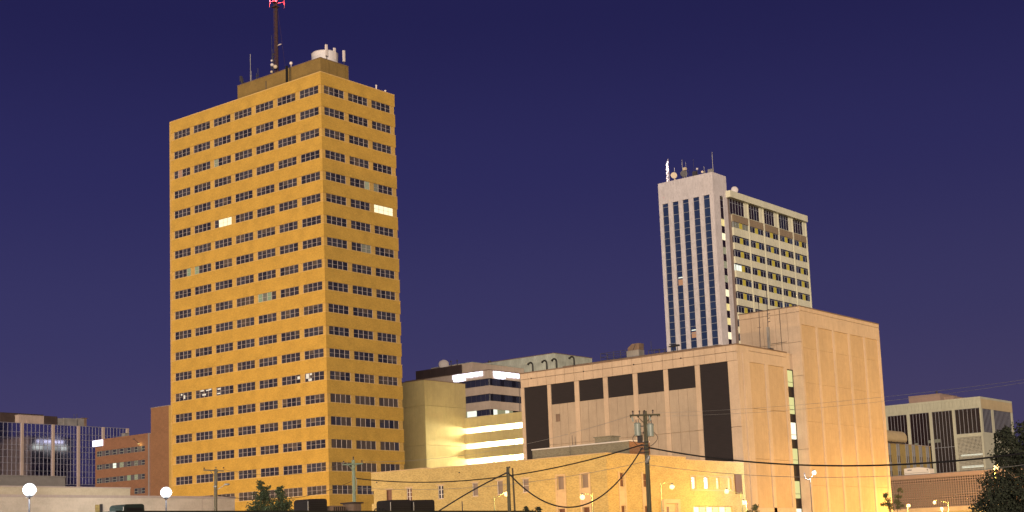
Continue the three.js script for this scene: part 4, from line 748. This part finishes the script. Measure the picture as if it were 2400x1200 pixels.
{
  const X1 = -122.86, Z1 = -268, Z0 = -295.4, H = 21.35;
  const t = thing('ochre_annexe', 'ochre annexe with blue-grey fins and a rounded cream roof edge', 'building', [-128, 0, -282]);
  part(t, 'wall', B(-140, X1 - .1, 0, H - .1, Z0, Z1), M.ochreWall);
  part(t, 'coping', B(-140.1, X1 + .08, H - .1, H, Z0 - .1, Z1), M.pilaster);
  for (const z of [-270.2, -274.6, -278.9, -283.3, -286.5, -290.0, -293.6]) {
    const f = part(t, 'fin_pair', [B(X1 - .1, X1 + .08, 0, H - .1, z - .62, z - .25), B(X1 - .1, X1 + .08, 0, H - .1, z + .25, z + .62)], M.blueFin);
    for (const y of [18.2, 15.0, 11.8]) part(f, 'slot_window', [B(X1 + .08, X1 + .1, y - .7, y + .7, z - .55, z - .3), B(X1 + .08, X1 + .1, y - .7, y + .7, z + .3, z + .55)], M.slotGlass);
  }
  const s = new THREE.Shape(); s.moveTo(-3, 0); s.lineTo(.6, 0); s.quadraticCurveTo(1.05, .25, 1.0, .9); s.quadraticCurveTo(.95, 1.9, .1, 2.3); s.lineTo(-3, 2.75);
  for (const [za, zb] of [[-262, -276.4], [-276.45, -281.4]]) part(t, 'rounded_roof_edge', new THREE.ExtrudeGeometry(s, { depth: za - zb, bevelEnabled: false, curveSegments: 10 }).translate(X1, 21.5, zb), M.jCream);
  part(t, 'soffit_bar', [B(X1 + .1, X1 + .5, 21.36, 21.5, -281.3, -262), ...Array.from({ length: 7 }, (_, i) => B(X1, X1 + .7, 21.36, 21.75, -263 - i * 2.9, -262.7 - i * 2.9))], M.darkTrim);
}
{
  const Z1 = -240, X0 = -125, X1 = -66, H = 12.95;
  const t = thing('screened_garage', 'low garage with a pinkish pierced screen wall at the lower right', 'garage', [-95, 0, -250]);
  part(t, 'cap_beam', B(X0, X1, 12.33, H, Z1 - .5, Z1 + .08), M.pinkWall);
  part(t, 'back_wall', [B(X0, X1, 0, 12.5, -264, -263.6), B(X0, X0 + .3, 0, 12.5, -263.6, Z1 - .6), B(X1 - .3, X1, 0, 12.5, -263.6, Z1 - .6)], M.inner);
  part(t, 'inner_deck', [B(X0 + .3, X1 - .3, 9.2, 9.5, -263.6, Z1 - .6), B(X0 + .3, X1 - .3, 6.1, 6.4, -263.6, Z1 - .6)], M.inner);
  part(t, 'roof_deck', B(X0, X1, 12.5, 12.72, -264, Z1 - .5), M.pinkWall);
  const v = [], hz = []; for (let x = -109; x < -72; x += .42) v.push(B(x, x + .14, 7.2, 12.33, Z1 - .2, Z1)); for (let y = 7.2; y < 12.3; y += .42) hz.push(B(-109, -72, y, y + .14, Z1 - .19, Z1 - .01));
  part(t, 'block_screen', [...v, ...hz], M.screenBlock, true);
  part(t, 'plain_wall', [B(X0, -109, 0, 12.33, Z1 - .3, Z1), B(-72, X1, 0, 12.33, Z1 - .3, Z1)], M.pinkWall);
  part(t, 'base_beam', B(-109, -72, 6.5, 7.2, Z1 - .4, Z1 + .05), M.surround);
  part(t, 'lower_wall', B(-109, -72, 0, 6.5, Z1 - .4, Z1 - .05), M.buffLow);
  for (const x of [-104, -99.5, -95]) part(t, 'bay_door', [B(x - 1.6, x + 1.6, 0, 6.2, Z1 - .05, Z1 + .0)], M.woodPanel);
  { const r = thing('box_trailer', 'white box trailer parked on the roof deck of the screened garage', 'trailer', [-105.2, 12.72, -246]);
    const s = new THREE.Shape([[-107.5, 13.1], [-102.9, 13.1], [-102.9, 14.1], [-103.4, 14.3], [-105.0, 14.5], [-107.5, 14.4]].map(([x, y]) => new THREE.Vector2(x, y)));
    part(r, 'body', new THREE.ExtrudeGeometry(s, { depth: 2, bevelEnabled: true, bevelSize: .05, bevelThickness: .05, bevelSegments: 2 }).translate(0, 0, -248), M.whitePaint);
    part(r, 'dark_panel', [B(-106.9, -106.1, 14.05, 14.2, -245.95, -245.93), B(-103.3, -103.15, 13.85, 14.15, -245.95, -245.93)], M.greyPanel);
    part(r, 'trim_line', B(-107.4, -103, 13.55, 13.6, -245.95, -245.93), M.greyPanel);
    for (const x of [-106.6, -103.8]) part(r, 'wheel', cyl(0, -.9, .9, 0, .38, .38, 16).rotateX(Math.PI / 2).translate(x, 13.1, -247), M.black); }
}

// ---------------------------------------------------------------- white low building at the lower left
{
  const X1 = -89.67;
  const t = thing('white_low_building', 'low white stucco building in the floodlights at the lower left', 'building', [-96, 0, -62]);
  part(t, 'wall', B(-103, X1, 0, 7.12, -76.85, -38), M.stucco);
  part(t, 'coping', B(-103, X1 + .05, 7.12, 7.3, -76.9, -38), M.pilaster);
  part(t, 'upper_wall', [B(-103, X1 - .35, 7.3, 7.84, -67.11, -38)], M.stuccoB);
  part(t, 'upper_coping', B(-103, X1 - .3, 7.84, 7.92, -67.15, -38), M.pilaster);
  part(t, 'joint', [B(X1, X1 + .012, 0, 7.1, -73.6, -73.56), B(X1, X1 + .012, 0, 7.1, -74.6, -74.56)], M.pilaster);
  const d = part(t, 'roof_door', B(X1, X1 + .1, 3, 6.62, -64.26, -63.79), M.ochreWall); part(d, 'door_edge', B(X1 + .1, X1 + .13, 3, 6.66, -64.34, -64.1), M.darkTrim);
  const g = solo('grey_annexe', 'grey rendered annexe behind the white low building at the left edge', 'building', [B(-124, -114.67, 0, 10.45, -78.36, -45), B(-124.1, -114.6, 10.45, 10.56, -78.4, -45)], M.greyRender, [-119, 0, -62]);
}

// ---------------------------------------------------------------- dark near roof with coolers
{
  const X1 = -69.45;
  const t = thing('dark_roofed_shed', 'dark green roof edge running along the bottom of the view', 'building', [-74.5, 0, -70]);
  part(t, 'wall', B(-79.5, X1 - .1, 0, 4.75, -89.6, -50.9), M.greyRender);
  part(t, 'fascia', B(-79.6, X1, 4.75, 5.17, -89.7, -50.8), M.nightRoof);
  const round = (x0, x1, y0, y1, z0, z1, r) => { const s = new THREE.Shape(), w = Math.abs(z1 - z0), h = y1 - y0; s.moveTo(0, 0); s.lineTo(w, 0); s.lineTo(w, h - r * .6); s.quadraticCurveTo(w - .02, h, w - r, h); s.lineTo(r, h - .03); s.quadraticCurveTo(.02, h - .06, 0, h - r); return new THREE.ExtrudeGeometry(s, { depth: Math.abs(x1 - x0), bevelEnabled: true, bevelSize: .03, bevelThickness: .03, bevelSegments: 2 }).rotateY(Math.PI / 2).translate(Math.min(x0, x1), y0, Math.max(z0, z1)); };
  const labels = ['dark green evaporative cooler under the floodlit white wall', 'dark cooler box on the near roof beside the leafy tree', 'dark cooler box on the near roof, left of a close pair', 'dark cooler box on the near roof, right of a close pair'];
  [[-53.18, -54.62, 5.68], [-68.02, -69.72, 6.08], [-76.02, -78.12, 6.06], [-78.45, -80.67, 6.07]].forEach(([a, b, h], i) => {
    const c = thing('evaporative_cooler', labels[i], 'cooler', [-72.5, 5.17, (a + b) / 2], 'coolers on the near roof');
    part(c, 'housing', round(-73.3, -71.95, 5.17, h, a, b, .22), i ? M.cooler : M.coolerGreen);
    part(c, 'louvre_side', Array.from({ length: 5 }, (_, k) => B(-71.94, -71.9, 5.25 + k * (h - 5.45) / 5, 5.3 + k * (h - 5.45) / 5, b + .15, a - .15)), M.black);
    part(c, 'water_pipe', rod(V(-71.9, 5.17, a + .06), V(-71.9, h - .15, a + .06), .03), M.steel);
  });
  const u1 = thing('condenser_unit', 'low brown condenser on the near roof beside the green pole', 'condenser', [-72.5, 5.17, -70.95]);
  part(u1, 'case', B(-73.1, -72, 5.17, 5.64, -71.6, -70.35), M.coping); part(u1, 'grille', Array.from({ length: 6 }, (_, k) => B(-72, -71.96, 5.24, 5.56, -71.5 + k * .2, -71.44 + k * .2)), M.black);
  const u2 = thing('condenser_unit', 'rusty condenser in front of the green pole on the near roof', 'condenser', [-72.5, 5.17, -72.75]);
  part(u2, 'case', B(-73.1, -72, 5.17, 5.8, -73.1, -72.4), M.coping); part(u2, 'cap', B(-73.2, -71.9, 5.8, 5.9, -73.25, -72.25), M.brownScreen);
  const hose = thing('roof_hose', 'dark coiled pipes on the near roof left of the paired coolers', 'pipe', [-72, 5.17, -75]);
  part(hose, 'coil', [0, .35, .7].map((k) => new THREE.TubeGeometry(new THREE.CatmullRomCurve3([V(-72, 5.15, -74.4 - k), V(-72, 5.4, -74.48 - k), V(-72, 5.42, -74.62 - k), V(-72, 5.15, -74.72 - k)]), 14, .04, 6)), M.black);
  const st = thing('vent_stack', 'thin dark vent stack on the near roof right of the paired coolers', 'pipe', [-72, 5.17, -83.9]);
  part(st, 'pipe', [rod(V(-72, 5.1, -83.9), V(-72, 6.0, -83.9), .04)], M.darkSteel); part(st, 'flashing', cyl(-72, 5.17, 5.3, -83.9, .16, .08), M.darkSteel);
}

// ---------------------------------------------------------------- utility poles
const ax = V(1.95, -.05, -1.28).normalize();
function pole(name, label, x, z, h, r, m, lean = 0) { const p = thing(name, label, 'pole', [x, 0, z]); part(p, 'shaft', rod(V(x, 0, z), V(x + lean, h, z - lean), r * 1.25, 14, r), m); return p; }
{
  const x = -58.85, z = -89.38, p = pole('utility_pole', 'tall utility pole carrying two grey transformers in front of the concrete building', x, z, 11.9, .15, M.poleDark, .06);
  const at = (s, y, o = .18) => V(x + .06 + ax.x * s + .3 * o, y, z - .06 + ax.z * s + .9 * o);
  part(p, 'crossarm', [rod(at(-1.08, 11.62), at(1.14, 11.58), .065, 6), rod(at(-.6, 11.6), at(0, 10.95), .03), rod(at(.6, 11.6), at(0, 10.95), .03)], M.poleDark);
  for (const s of [-.84, -.36, .0, .62]) part(p, 'insulator', [cyl(at(s, 0).x, 11.68, 11.86, at(s, 0).z, .05), ball(at(s, 0).x, 11.9, at(s, 0).z, .07, 8, 6)], M.insulator);
  for (const s of [-1.0, -.45, .3, .45, .95, 1.1]) part(p, 'line_clamp', ball(at(s, 11.5).x, 11.5, at(s, 0).z, .055, 8, 6), M.insulator);
  for (const s of [-.92, .36]) part(p, 'cutout_fuse', rod(at(s, 11.52, .25), at(s + .1, 11.15, .25), .06, 8), M.trafo);
  for (const [s, y] of [[-.54, 10.1], [.40, 10.0]]) {
    const q = at(s, y, .25), c = part(p, 'transformer', [cyl(q.x, y, y + .86, q.z, .25, .26, 18), cyl(q.x, y + .86, y + .95, q.z, .27, .2, 18)], M.trafo);
    for (const k of [-.1, .1]) part(c, 'bushing', cyl(q.x + k, y + .93, y + 1.2, q.z, .045, .03, 8), M.insulator);
    part(c, 'hanger', [rod(V(q.x, y + .2, q.z), V(x, y + .2, z), .04), rod(V(q.x, y + .7, q.z), V(x, y + .7, z), .04)], M.darkSteel);
  }
  part(p, 'control_box', B(x - .45, x - .18, 9.6, 10.2, z + .1, z + .35), M.darkSteel);
  part(p, 'drop_wire', [[-.86, 9.6], [.8, 9.7], [-.2, 9.3]].map(([s, y]) => new THREE.TubeGeometry(new THREE.CatmullRomCurve3([at(s * .7, 10.4), at(s * 1.1, 9.9), at(s * .6, y - .3), V(x, y - .5, z + .15)]), 16, .02, 5)), M.black);
  part(p, 'cable_bracket', [0, .25, .5, .75].map((k) => B(x - .35, x + .35, 8.85 + k, 8.91 + k, z + .05, z + .25)), M.darkSteel);
  const hd = part(p, 'luminaire_arm', [rod(V(x, 8.5, z), V(x + .28, 8.62, z + .22), .035)], M.steel);
  part(hd, 'unlit_luminaire', [ball(0, 0, 0, .2, 14, 10).scale(.75, 1.7, .75).rotateZ(-.5).translate(x + .3, 8.32, z + .25)], M.steel);
}
{
  const x = -91.65, z = -92.2, p = pole('utility_pole', 'pale green lit utility pole with a crossarm in front of the brick tower corner', x, z, 10.75, .15, M.poleGreen);
  const at = (s, y, o = .2) => V(x + ax.x * s * .72 + .3 * o, y, z - .7 * s * .98 + .9 * o);
  part(p, 'crossarm', [rod(at(-.95, 10.35), at(1.0, 10.4), .07, 6), rod(at(-.45, 10.34), at(0, 9.85), .035), rod(at(.45, 10.36), at(0, 9.85), .035)], M.poleGreen);
  for (const s of [-.85, .92]) part(p, 'insulator', [cyl(at(s, 0).x, 10.42, 10.6, at(s, 0).z, .05), ball(at(s, 0).x, 10.63, at(s, 0).z, .07, 8, 6)], M.insulator);
  part(p, 'top_insulator', [cyl(x, 10.7, 10.95, z, .05), ball(x, 10.98, z, .07, 8, 6)], M.insulator);
  part(p, 'riser_loop', [new THREE.TubeGeometry(new THREE.CatmullRomCurve3([V(x + .15, 9.3, z + .15), V(x + .4, 9.1, z + .1), V(x + .35, 8.2, z + .1), V(x + .15, 7.7, z + .15)]), 14, .03, 5)], M.trafo);
}
{
  const x = -82.95, z = -69.16, p = pole('utility_pole', 'brown timber utility pole with a crossarm before the white building end', x, z, 8.85, .12, M.pole, .1);
  const at = (s, y) => V(x + .1 + s * .62, y, z - .1 - s * .76 + .15);
  part(p, 'crossarm', [rod(at(-.78, 8.8), at(.72, 8.68), .05, 6), rod(at(-.3, 8.75), at(0, 8.35), .022), rod(at(.3, 8.72), at(0, 8.35), .022)], M.pole);
  for (const s of [-.72, .68]) part(p, 'insulator', [ball(at(s, 0).x, 8.92, at(s, 0).z, .055, 8, 6)], M.insulator);
  part(p, 'top_insulator', ball(x + .1, 8.95, z - .1, .05, 8, 6), M.insulator);
  part(p, 'luminaire_arm', [rod(V(x, 7.2, z), V(x + .5, 7.7, z - .6), .025), B(x - .02, x + .3, 7.55, 7.62, z - .05, z + .05)], M.steel);
  part(p, 'unlit_luminaire', ball(0, 0, 0, .13, 12, 8).scale(1.6, .6, 1).rotateY(.9).translate(x + .6, 7.72, z - .72), M.steel);
}
const pStub = pole('utility_pole', 'bare wooden pole holding up a heavy black cable in front of low brick building', -65.16, -81.05, 8.07, .115, M.poleDark);
part(pStub, 'cable_hook', [B(-65.3, -65.0, 7.58, 7.66, -81.0, -80.85)], M.darkSteel);
pole('utility_pole', 'slim grey pole just right of the bare wooden pole', -73.53, -92.29, 8.8, .07, M.pole, -.1);
const pOff = pole('utility_pole', 'dark timber pole past the right edge of the view', -15, -83, 11.8, .15, M.poleDark);
part(pOff, 'crossarm', rod(V(-15.9, 11.4, -82.3), V(-14.1, 11.4, -83.7), .06, 6), M.poleDark);

// ---------------------------------------------------------------- wires
function wire(name, label, a, b, sag, r, m, group) {
  const pts = []; for (let i = 0; i <= 24; i++) { const t = i / 24; pts.push(a.clone().lerp(b, t).add(V(0, -4 * sag * t * (1 - t), 0))); }
  solo(name, label, 'cable', new THREE.TubeGeometry(new THREE.CatmullRomCurve3(pts), 48, r, 6), m, [a.x, a.y, a.z], group);
}
wire('overhead_cable', 'heavy black cable sagging between the bare pole and the transformer pole', V(-65.12, 7.66, -81.0), V(-59.0, 9.25, -89.2), 3.35, .05, M.black);
wire('overhead_cable', 'heavy black cable dropping from the bare pole to the near roof edge', V(-65.15, 7.66, -81.0), V(-69.4, 5.1, -78.2), -.12, .05, M.black);
wire('overhead_cable', 'long black cable from the green pole across the low brick wall to the transformer pole', V(-91.4, 9.1, -92.3), V(-59.0, 9.45, -89.2), 1.25, .05, M.black);
wire('overhead_cable', 'thick black cable from the transformer pole across the concrete walls to the right edge', V(-58.6, 9.2, -89.45), V(-15, 8.25, -83), 2.3, .06, M.black);
const thin = M.steel;
wire('overhead_wire', 'pale thin wire crossing the low brick wall under the black cable', V(-91.5, 8.3, -92.2), V(-58.9, 8.2, -89.3), .85, .018, thin);
wire('overhead_wire', 'upper of two thin wires from the transformer crossarm to the right', V(-57.9, 11.72, -90.0), V(-14.3, 11.45, -83.5), .75, .008, thin);
wire('overhead_wire', 'lower of two thin wires from the transformer crossarm to the right', V(-58.4, 11.5, -89.6), V(-15.4, 11.4, -82.7), .95, .008, thin);
wire('overhead_wire', 'thin wire from the transformer crossarm over the dark panels to the green pole', V(-59.6, 11.65, -88.9), V(-91.0, 10.55, -92.8), .9, .014, thin);
wire('overhead_wire', 'thin wire from the green crossarm to the brown timber pole', V(-92.2, 10.5, -91.5), V(-82.5, 8.8, -69.7), .7, .014, thin);
wire('overhead_wire', 'pale thin wire from the transformer pole low across the orange brick wall', V(-58.85, 8.0, -89.3), V(-15, 7.3, -83), 1.9, .018, thin);
wire('overhead_wire', 'dark thin wire from the green pole down to the brick tower foot', V(-91.7, 8.9, -92.1), V(-82.9, 7.0, -69.2), .9, .02, M.black);

// ---------------------------------------------------------------- street lamps
function streetLamp(label, [bx, bz], top, [hx, hy, hz], kind, power, group, r = .24) {
  const halide = kind === 'halide', p = thing('street_lamp', label, 'street lamp', [bx, 0, bz], group);
  part(p, 'post', [rod(V(bx, 0, bz), V(bx, top, bz), .075, 10, .04)], halide ? M.darkSteel : M.poleGreen);
  part(p, 'base', cyl(bx, 0, .5, bz, .2, .14), M.steel);
  const d = V(hx - bx, 0, hz - bz);
  if (d.length() > .15) part(p, 'arm', new THREE.TubeGeometry(new THREE.CatmullRomCurve3([V(bx, top - .25, bz), V(bx + d.x * .35, top - .02, bz + d.z * .35), V(bx + d.x * .7, (top + hy) / 2 + .16, bz + d.z * .7), V(hx, hy + .26, hz)]), 16, .022, 6), halide ? M.darkSteel : M.poleGreen);
  part(p, 'head', [cyl(hx, hy + r * .86, hy + r + .12, hz, r * .8, r * .35, 14)], M.steel);
  part(p, 'lamp_globe', ball(hx, hy, hz, r, 16, 12), halide ? L.halide : L.sodium);
  lamp(hx, hy, hz, halide ? HALIDE : SODIUM, power, 8);
  return p;
}
const G1 = 'street lamps in front of the low brick building';
streetLamp('sodium street lamp glowing just left of the bare wooden pole', [-93.26, -113.63], 7.8, [-92.29, 7.97, -114.42], 'sodium', 130, G1);
streetLamp('sodium street lamp under the rightmost windows of the buff brick wall', [-80.21, -112.3], 7.3, [-80.97, 7.0, -111.75], 'sodium', 130, G1);
streetLamp('sodium street lamp on a pale post right of the transformer pole', [-79.21, -122.64], 8.4, [-78.27, 7.95, -123.24], 'sodium', 165, G1);
streetLamp('sodium street lamp hanging below the four lit slot windows', [-76.97, -134.54], 7.5, [-78.26, 7.6, -133.79], 'sodium', 160, G1);
streetLamp('low sodium street lamp at the right end of the orange brick wall', [-80.6, -141.9], 6.8, [-80.76, 6.6, -141.59], 'sodium', 215, G1);
{
  const p = streetLamp('white street lamp on a two-armed post before the tall concrete block', [-78.44, -153.07], 9.4, [-77.98, 9.93, -153.31], 'halide', 420, undefined, .245);
  part(p, 'empty_arm', new THREE.TubeGeometry(new THREE.CatmullRomCurve3([V(-78.44, 9.2, -153.07), V(-78.75, 9.22, -152.9), V(-78.93, 9.4, -152.82), V(-78.93, 10.0, -152.82)]), 14, .05, 6), M.darkSteel);
}
const G0 = 'added low sodium lamps at the foot of the concrete walls, unseen below the view';  // lamps added out of view to brighten the base of the walls
streetLamp('added low sodium lamp at the foot of the short concrete wall, unseen below the view', [-84.2, -177], 5.0, [-84.6, 4.8, -177.2], 'sodium', 330, G0);
streetLamp('added low sodium lamp at the foot of the tall concrete wall, unseen below the view', [-83.2, -193], 5.0, [-83.6, 4.8, -193.2], 'sodium', 360, G0);
streetLamp('added low sodium lamp near the far end of the tall concrete wall, unseen below the view', [-83.2, -206], 5.0, [-83.6, 4.8, -206.2], 'sodium', 330, G0);
const G2 = 'street lamps by the screened garage';
streetLamp('sodium street lamp at the left foot of the pierced screen wall', [-91.6, -209.6], 7.2, [-91.08, 6.98, -209.02], 'sodium', 150, G2, .245);
streetLamp('sodium street lamp on a curved arm before the pierced screen wall', [-89.59, -220.49], 7.6, [-91.49, 7.5, -219.71], 'sodium', 480, G2, .245);
streetLamp('lower sodium street lamp beside the curved-arm lamp post', [-90.3, -219.6], 6.6, [-90.2, 6.45, -219.3], 'sodium', 300, G2, .245);
streetLamp('orange street lamp shining through the leaves of the big dark tree', [-52.4, -141.2], 8.7, [-52.02, 8.5, -140.69], 'sodium', 300, undefined, .245);
function floodlight(label, bx, bz, hy, power) {       // one big frosted globe on a post
  const p = thing('floodlight', label, 'floodlight', [bx, 0, bz], 'floodlights by the white low building');
  part(p, 'post', rod(V(bx, 0, bz), V(bx, hy - .4, bz), .08, 10, .05), M.darkSteel);
  part(p, 'collar', cyl(bx, hy - .45, hy - .33, bz, .14, .2), M.darkSteel);
  part(p, 'lamp_globe', ball(bx, hy, bz, .38, 32, 20), L.halide);
  for (const [dx, dz] of [[.42, 0], [-.42, 0], [0, .42], [0, -.42]]) lamp(bx + dx, hy, bz + dz, C(.92, .97, .95), power / 4, 8);
}
floodlight('glaring white floodlight globe nearest the left edge before the white building', -75.4, -49.1, 6.69, 260);
floodlight('glaring white floodlight globe beside the brick tower foot', -81.9, -64.05, 7.05, 140);

// sodium masts added out of view to wash the facades, one right, one left
function addedMast(label, x, z, h, power, c) {
  const p = thing('added_mast_lamp', label, 'street lamp', [x, 0, z], 'added sodium masts unseen outside the view');
  part(p, 'post', rod(V(x, 0, z), V(x, h, z), .28, 12, .14), M.steel); part(p, 'ring', new THREE.TorusGeometry(.9, .08, 8, 24).rotateX(Math.PI / 2).translate(x, h - .4, z), M.steel);
  part(p, 'spokes', [0, 1, 2].map((k) => rod(V(x, h - .4, z), V(x + Math.cos(k * 2.1) * .9, h - .4, z + Math.sin(k * 2.1) * .9), .04)), M.steel);
  for (let k = 0; k < 3; k++) { const a = k * 2.1 + .4, lx = x + Math.cos(a) * .9, lz = z + Math.sin(a) * .9; part(p, 'lamp_globe', ball(lx, h - .75, lz, .24, 14, 10), L.sodium); lamp(lx, h - .75, lz, c, power / 3, 20); }
}
addedMast('added tall sodium mast, unseen past the right edge of the view', -38, -214, 12, 9200, C(1, .60, .16));
addedMast('added tall sodium mast, unseen past the left edge of the view', -168, -84, 9, 15500, C(1, .64, .32));

// ---------------------------------------------------------------- trees
function tree(name, label, [x, z], trunkH, lobes, leafCount, size, m, group, trunkR = .14) {
  const t = thing(name, label, 'tree', [x, 0, z], group), limbs = [rod(V(x, 0, z), V(x, trunkH, z), trunkR * 1.4, 10, trunkR)], pos = [];
  for (const [lx, ly, lz, rx, ry] of lobes) {
    limbs.push(rod(V(x, trunkH - .1, z), V(x + lx * .6, (trunkH + ly) / 2 + .2, z + lz * .6), trunkR * .75, 6, trunkR * .4), rod(V(x + lx * .6, (trunkH + ly) / 2 + .2, z + lz * .6), V(x + lx, ly + ry * .5, z + lz), trunkR * .4, 5, .02));
    const share_ = Math.round(leafCount * rx * ry / lobes.reduce((s, l) => s + l[3] * l[4], 0)), clumps = Math.max(6, Math.round(share_ / 34));
    for (let c = 0; c < clumps; c++) {
      const a = rr(0, 6.283), u = rr(-1, 1), q = Math.sqrt(1 - u * u), d = Math.pow(rnd(), .45) * rr(.82, 1.1);
      const cx = x + lx + Math.cos(a) * q * rx * d, cy = ly + u * ry * d, cz = z + lz + Math.sin(a) * q * rx * d, cr = rr(.22, .42) * Math.min(1, rx);
      if (c % 3 === 0) limbs.push(rod(V(x + lx * .8, ly - ry * .3, z + lz * .8), V(cx, cy, cz), .022, 4, .008));
      for (let i = 0; i < 34; i++) {
        const la = rr(0, 6.283), lu = rr(-1, 1), lq = Math.sqrt(1 - lu * lu), ld = Math.cbrt(rnd()) * cr * 1.25;
        const p = V(cx + Math.cos(la) * lq * ld, cy + lu * ld * .8, cz + Math.sin(la) * lq * ld), s = size * rr(.6, 1.25);
        const dir = V(rr(-1, 1), rr(-.9, .35), rr(-1, 1)).normalize(), side = V(rr(-1, 1), rr(-.4, .4), rr(-1, 1)).cross(dir).normalize(), n = dir.clone().cross(side).normalize();
        const tip = p.clone().addScaledVector(dir, s), l = p.clone().addScaledVector(dir, s * .45).addScaledVector(side, s * .3).addScaledVector(n, .06 * s), r = p.clone().addScaledVector(dir, s * .45).addScaledVector(side, -s * .3).addScaledVector(n, .06 * s);
        for (const v of [p, tip, l, p, r, tip]) pos.push(v.x, v.y, v.z);
      }
    }
  }
  part(t, 'trunk', limbs, M.bark);
  const g = new THREE.BufferGeometry(); g.setAttribute('position', new THREE.Float32BufferAttribute(pos, 3)); g.computeVertexNormals(); g.setAttribute('uv', new THREE.Float32BufferAttribute(new Float32Array(pos.length / 3 * 2), 2));
  part(t, 'crown', g, m);
}
tree('shade_tree', 'big dark leafy tree at the lower right edge', [-30.6, -90.2], 2.2, [[0, 5.0, 0, 2.6, 2.6], [-2.0, 4.2, .9, 1.7, 1.9], [-1.7, 6.9, .3, 1.0, 1.25], [-1.85, 8.2, .45, .5, .95], [-.5, 7.4, 0, 1.1, 1.5], [1.3, 7.2, -.6, 1.5, 1.7], [-2.9, 3.4, 1.1, 1.2, 1.3], [-1.2, 2.9, .4, 1.7, 1.2]], 26000, .19, M.leafDark, undefined, .2);
tree('shade_tree', 'green leafy tree with two tops in front of the brick tower foot', [-83.5, -74.7], 3.2, [[-.15, 6.0, .2, 1.15, 1.25], [-.25, 7.35, .25, .55, .85], [.75, 6.1, -.8, .8, .95], [.7, 7.1, -.75, .38, .7], [-.75, 5.3, .85, .7, .9], [1.25, 5.3, -1.35, .6, .7]], 7600, .17, M.leaf);
tree('young_tree', 'dark twiggy tree top below the low brick windows at the bottom edge', [-61.4, -78.9], 2.6, [[-.3, 4.3, .2, .55, .7], [.3, 4.35, -.3, .5, .65], [-.35, 4.9, .25, .16, .26], [.3, 4.9, -.3, .14, .24]], 1100, .13, M.leafDark, undefined, .06);
tree('young_tree', 'small pale-leaved tree below the low lamp at the concrete corner', [-68.7, -121.9], 3.2, [[0, 5.0, 0, .7, .55], [.3, 5.5, -.3, .3, .25]], 600, .15, M.leafPale, undefined, .05);
tree('young_tree', 'thin pale-leaved young tree at the right end of the tall concrete wall', [-61.3, -136.9], 3.0, [[-.5, 5.4, .2, .55, .8], [.5, 5.6, -.3, .5, .9], [-.55, 6.3, .2, .3, .3], [.6, 6.7, -.4, .28, .4]], 1200, .17, M.leafPale, undefined, .05);

renderer.render(scene, camera);
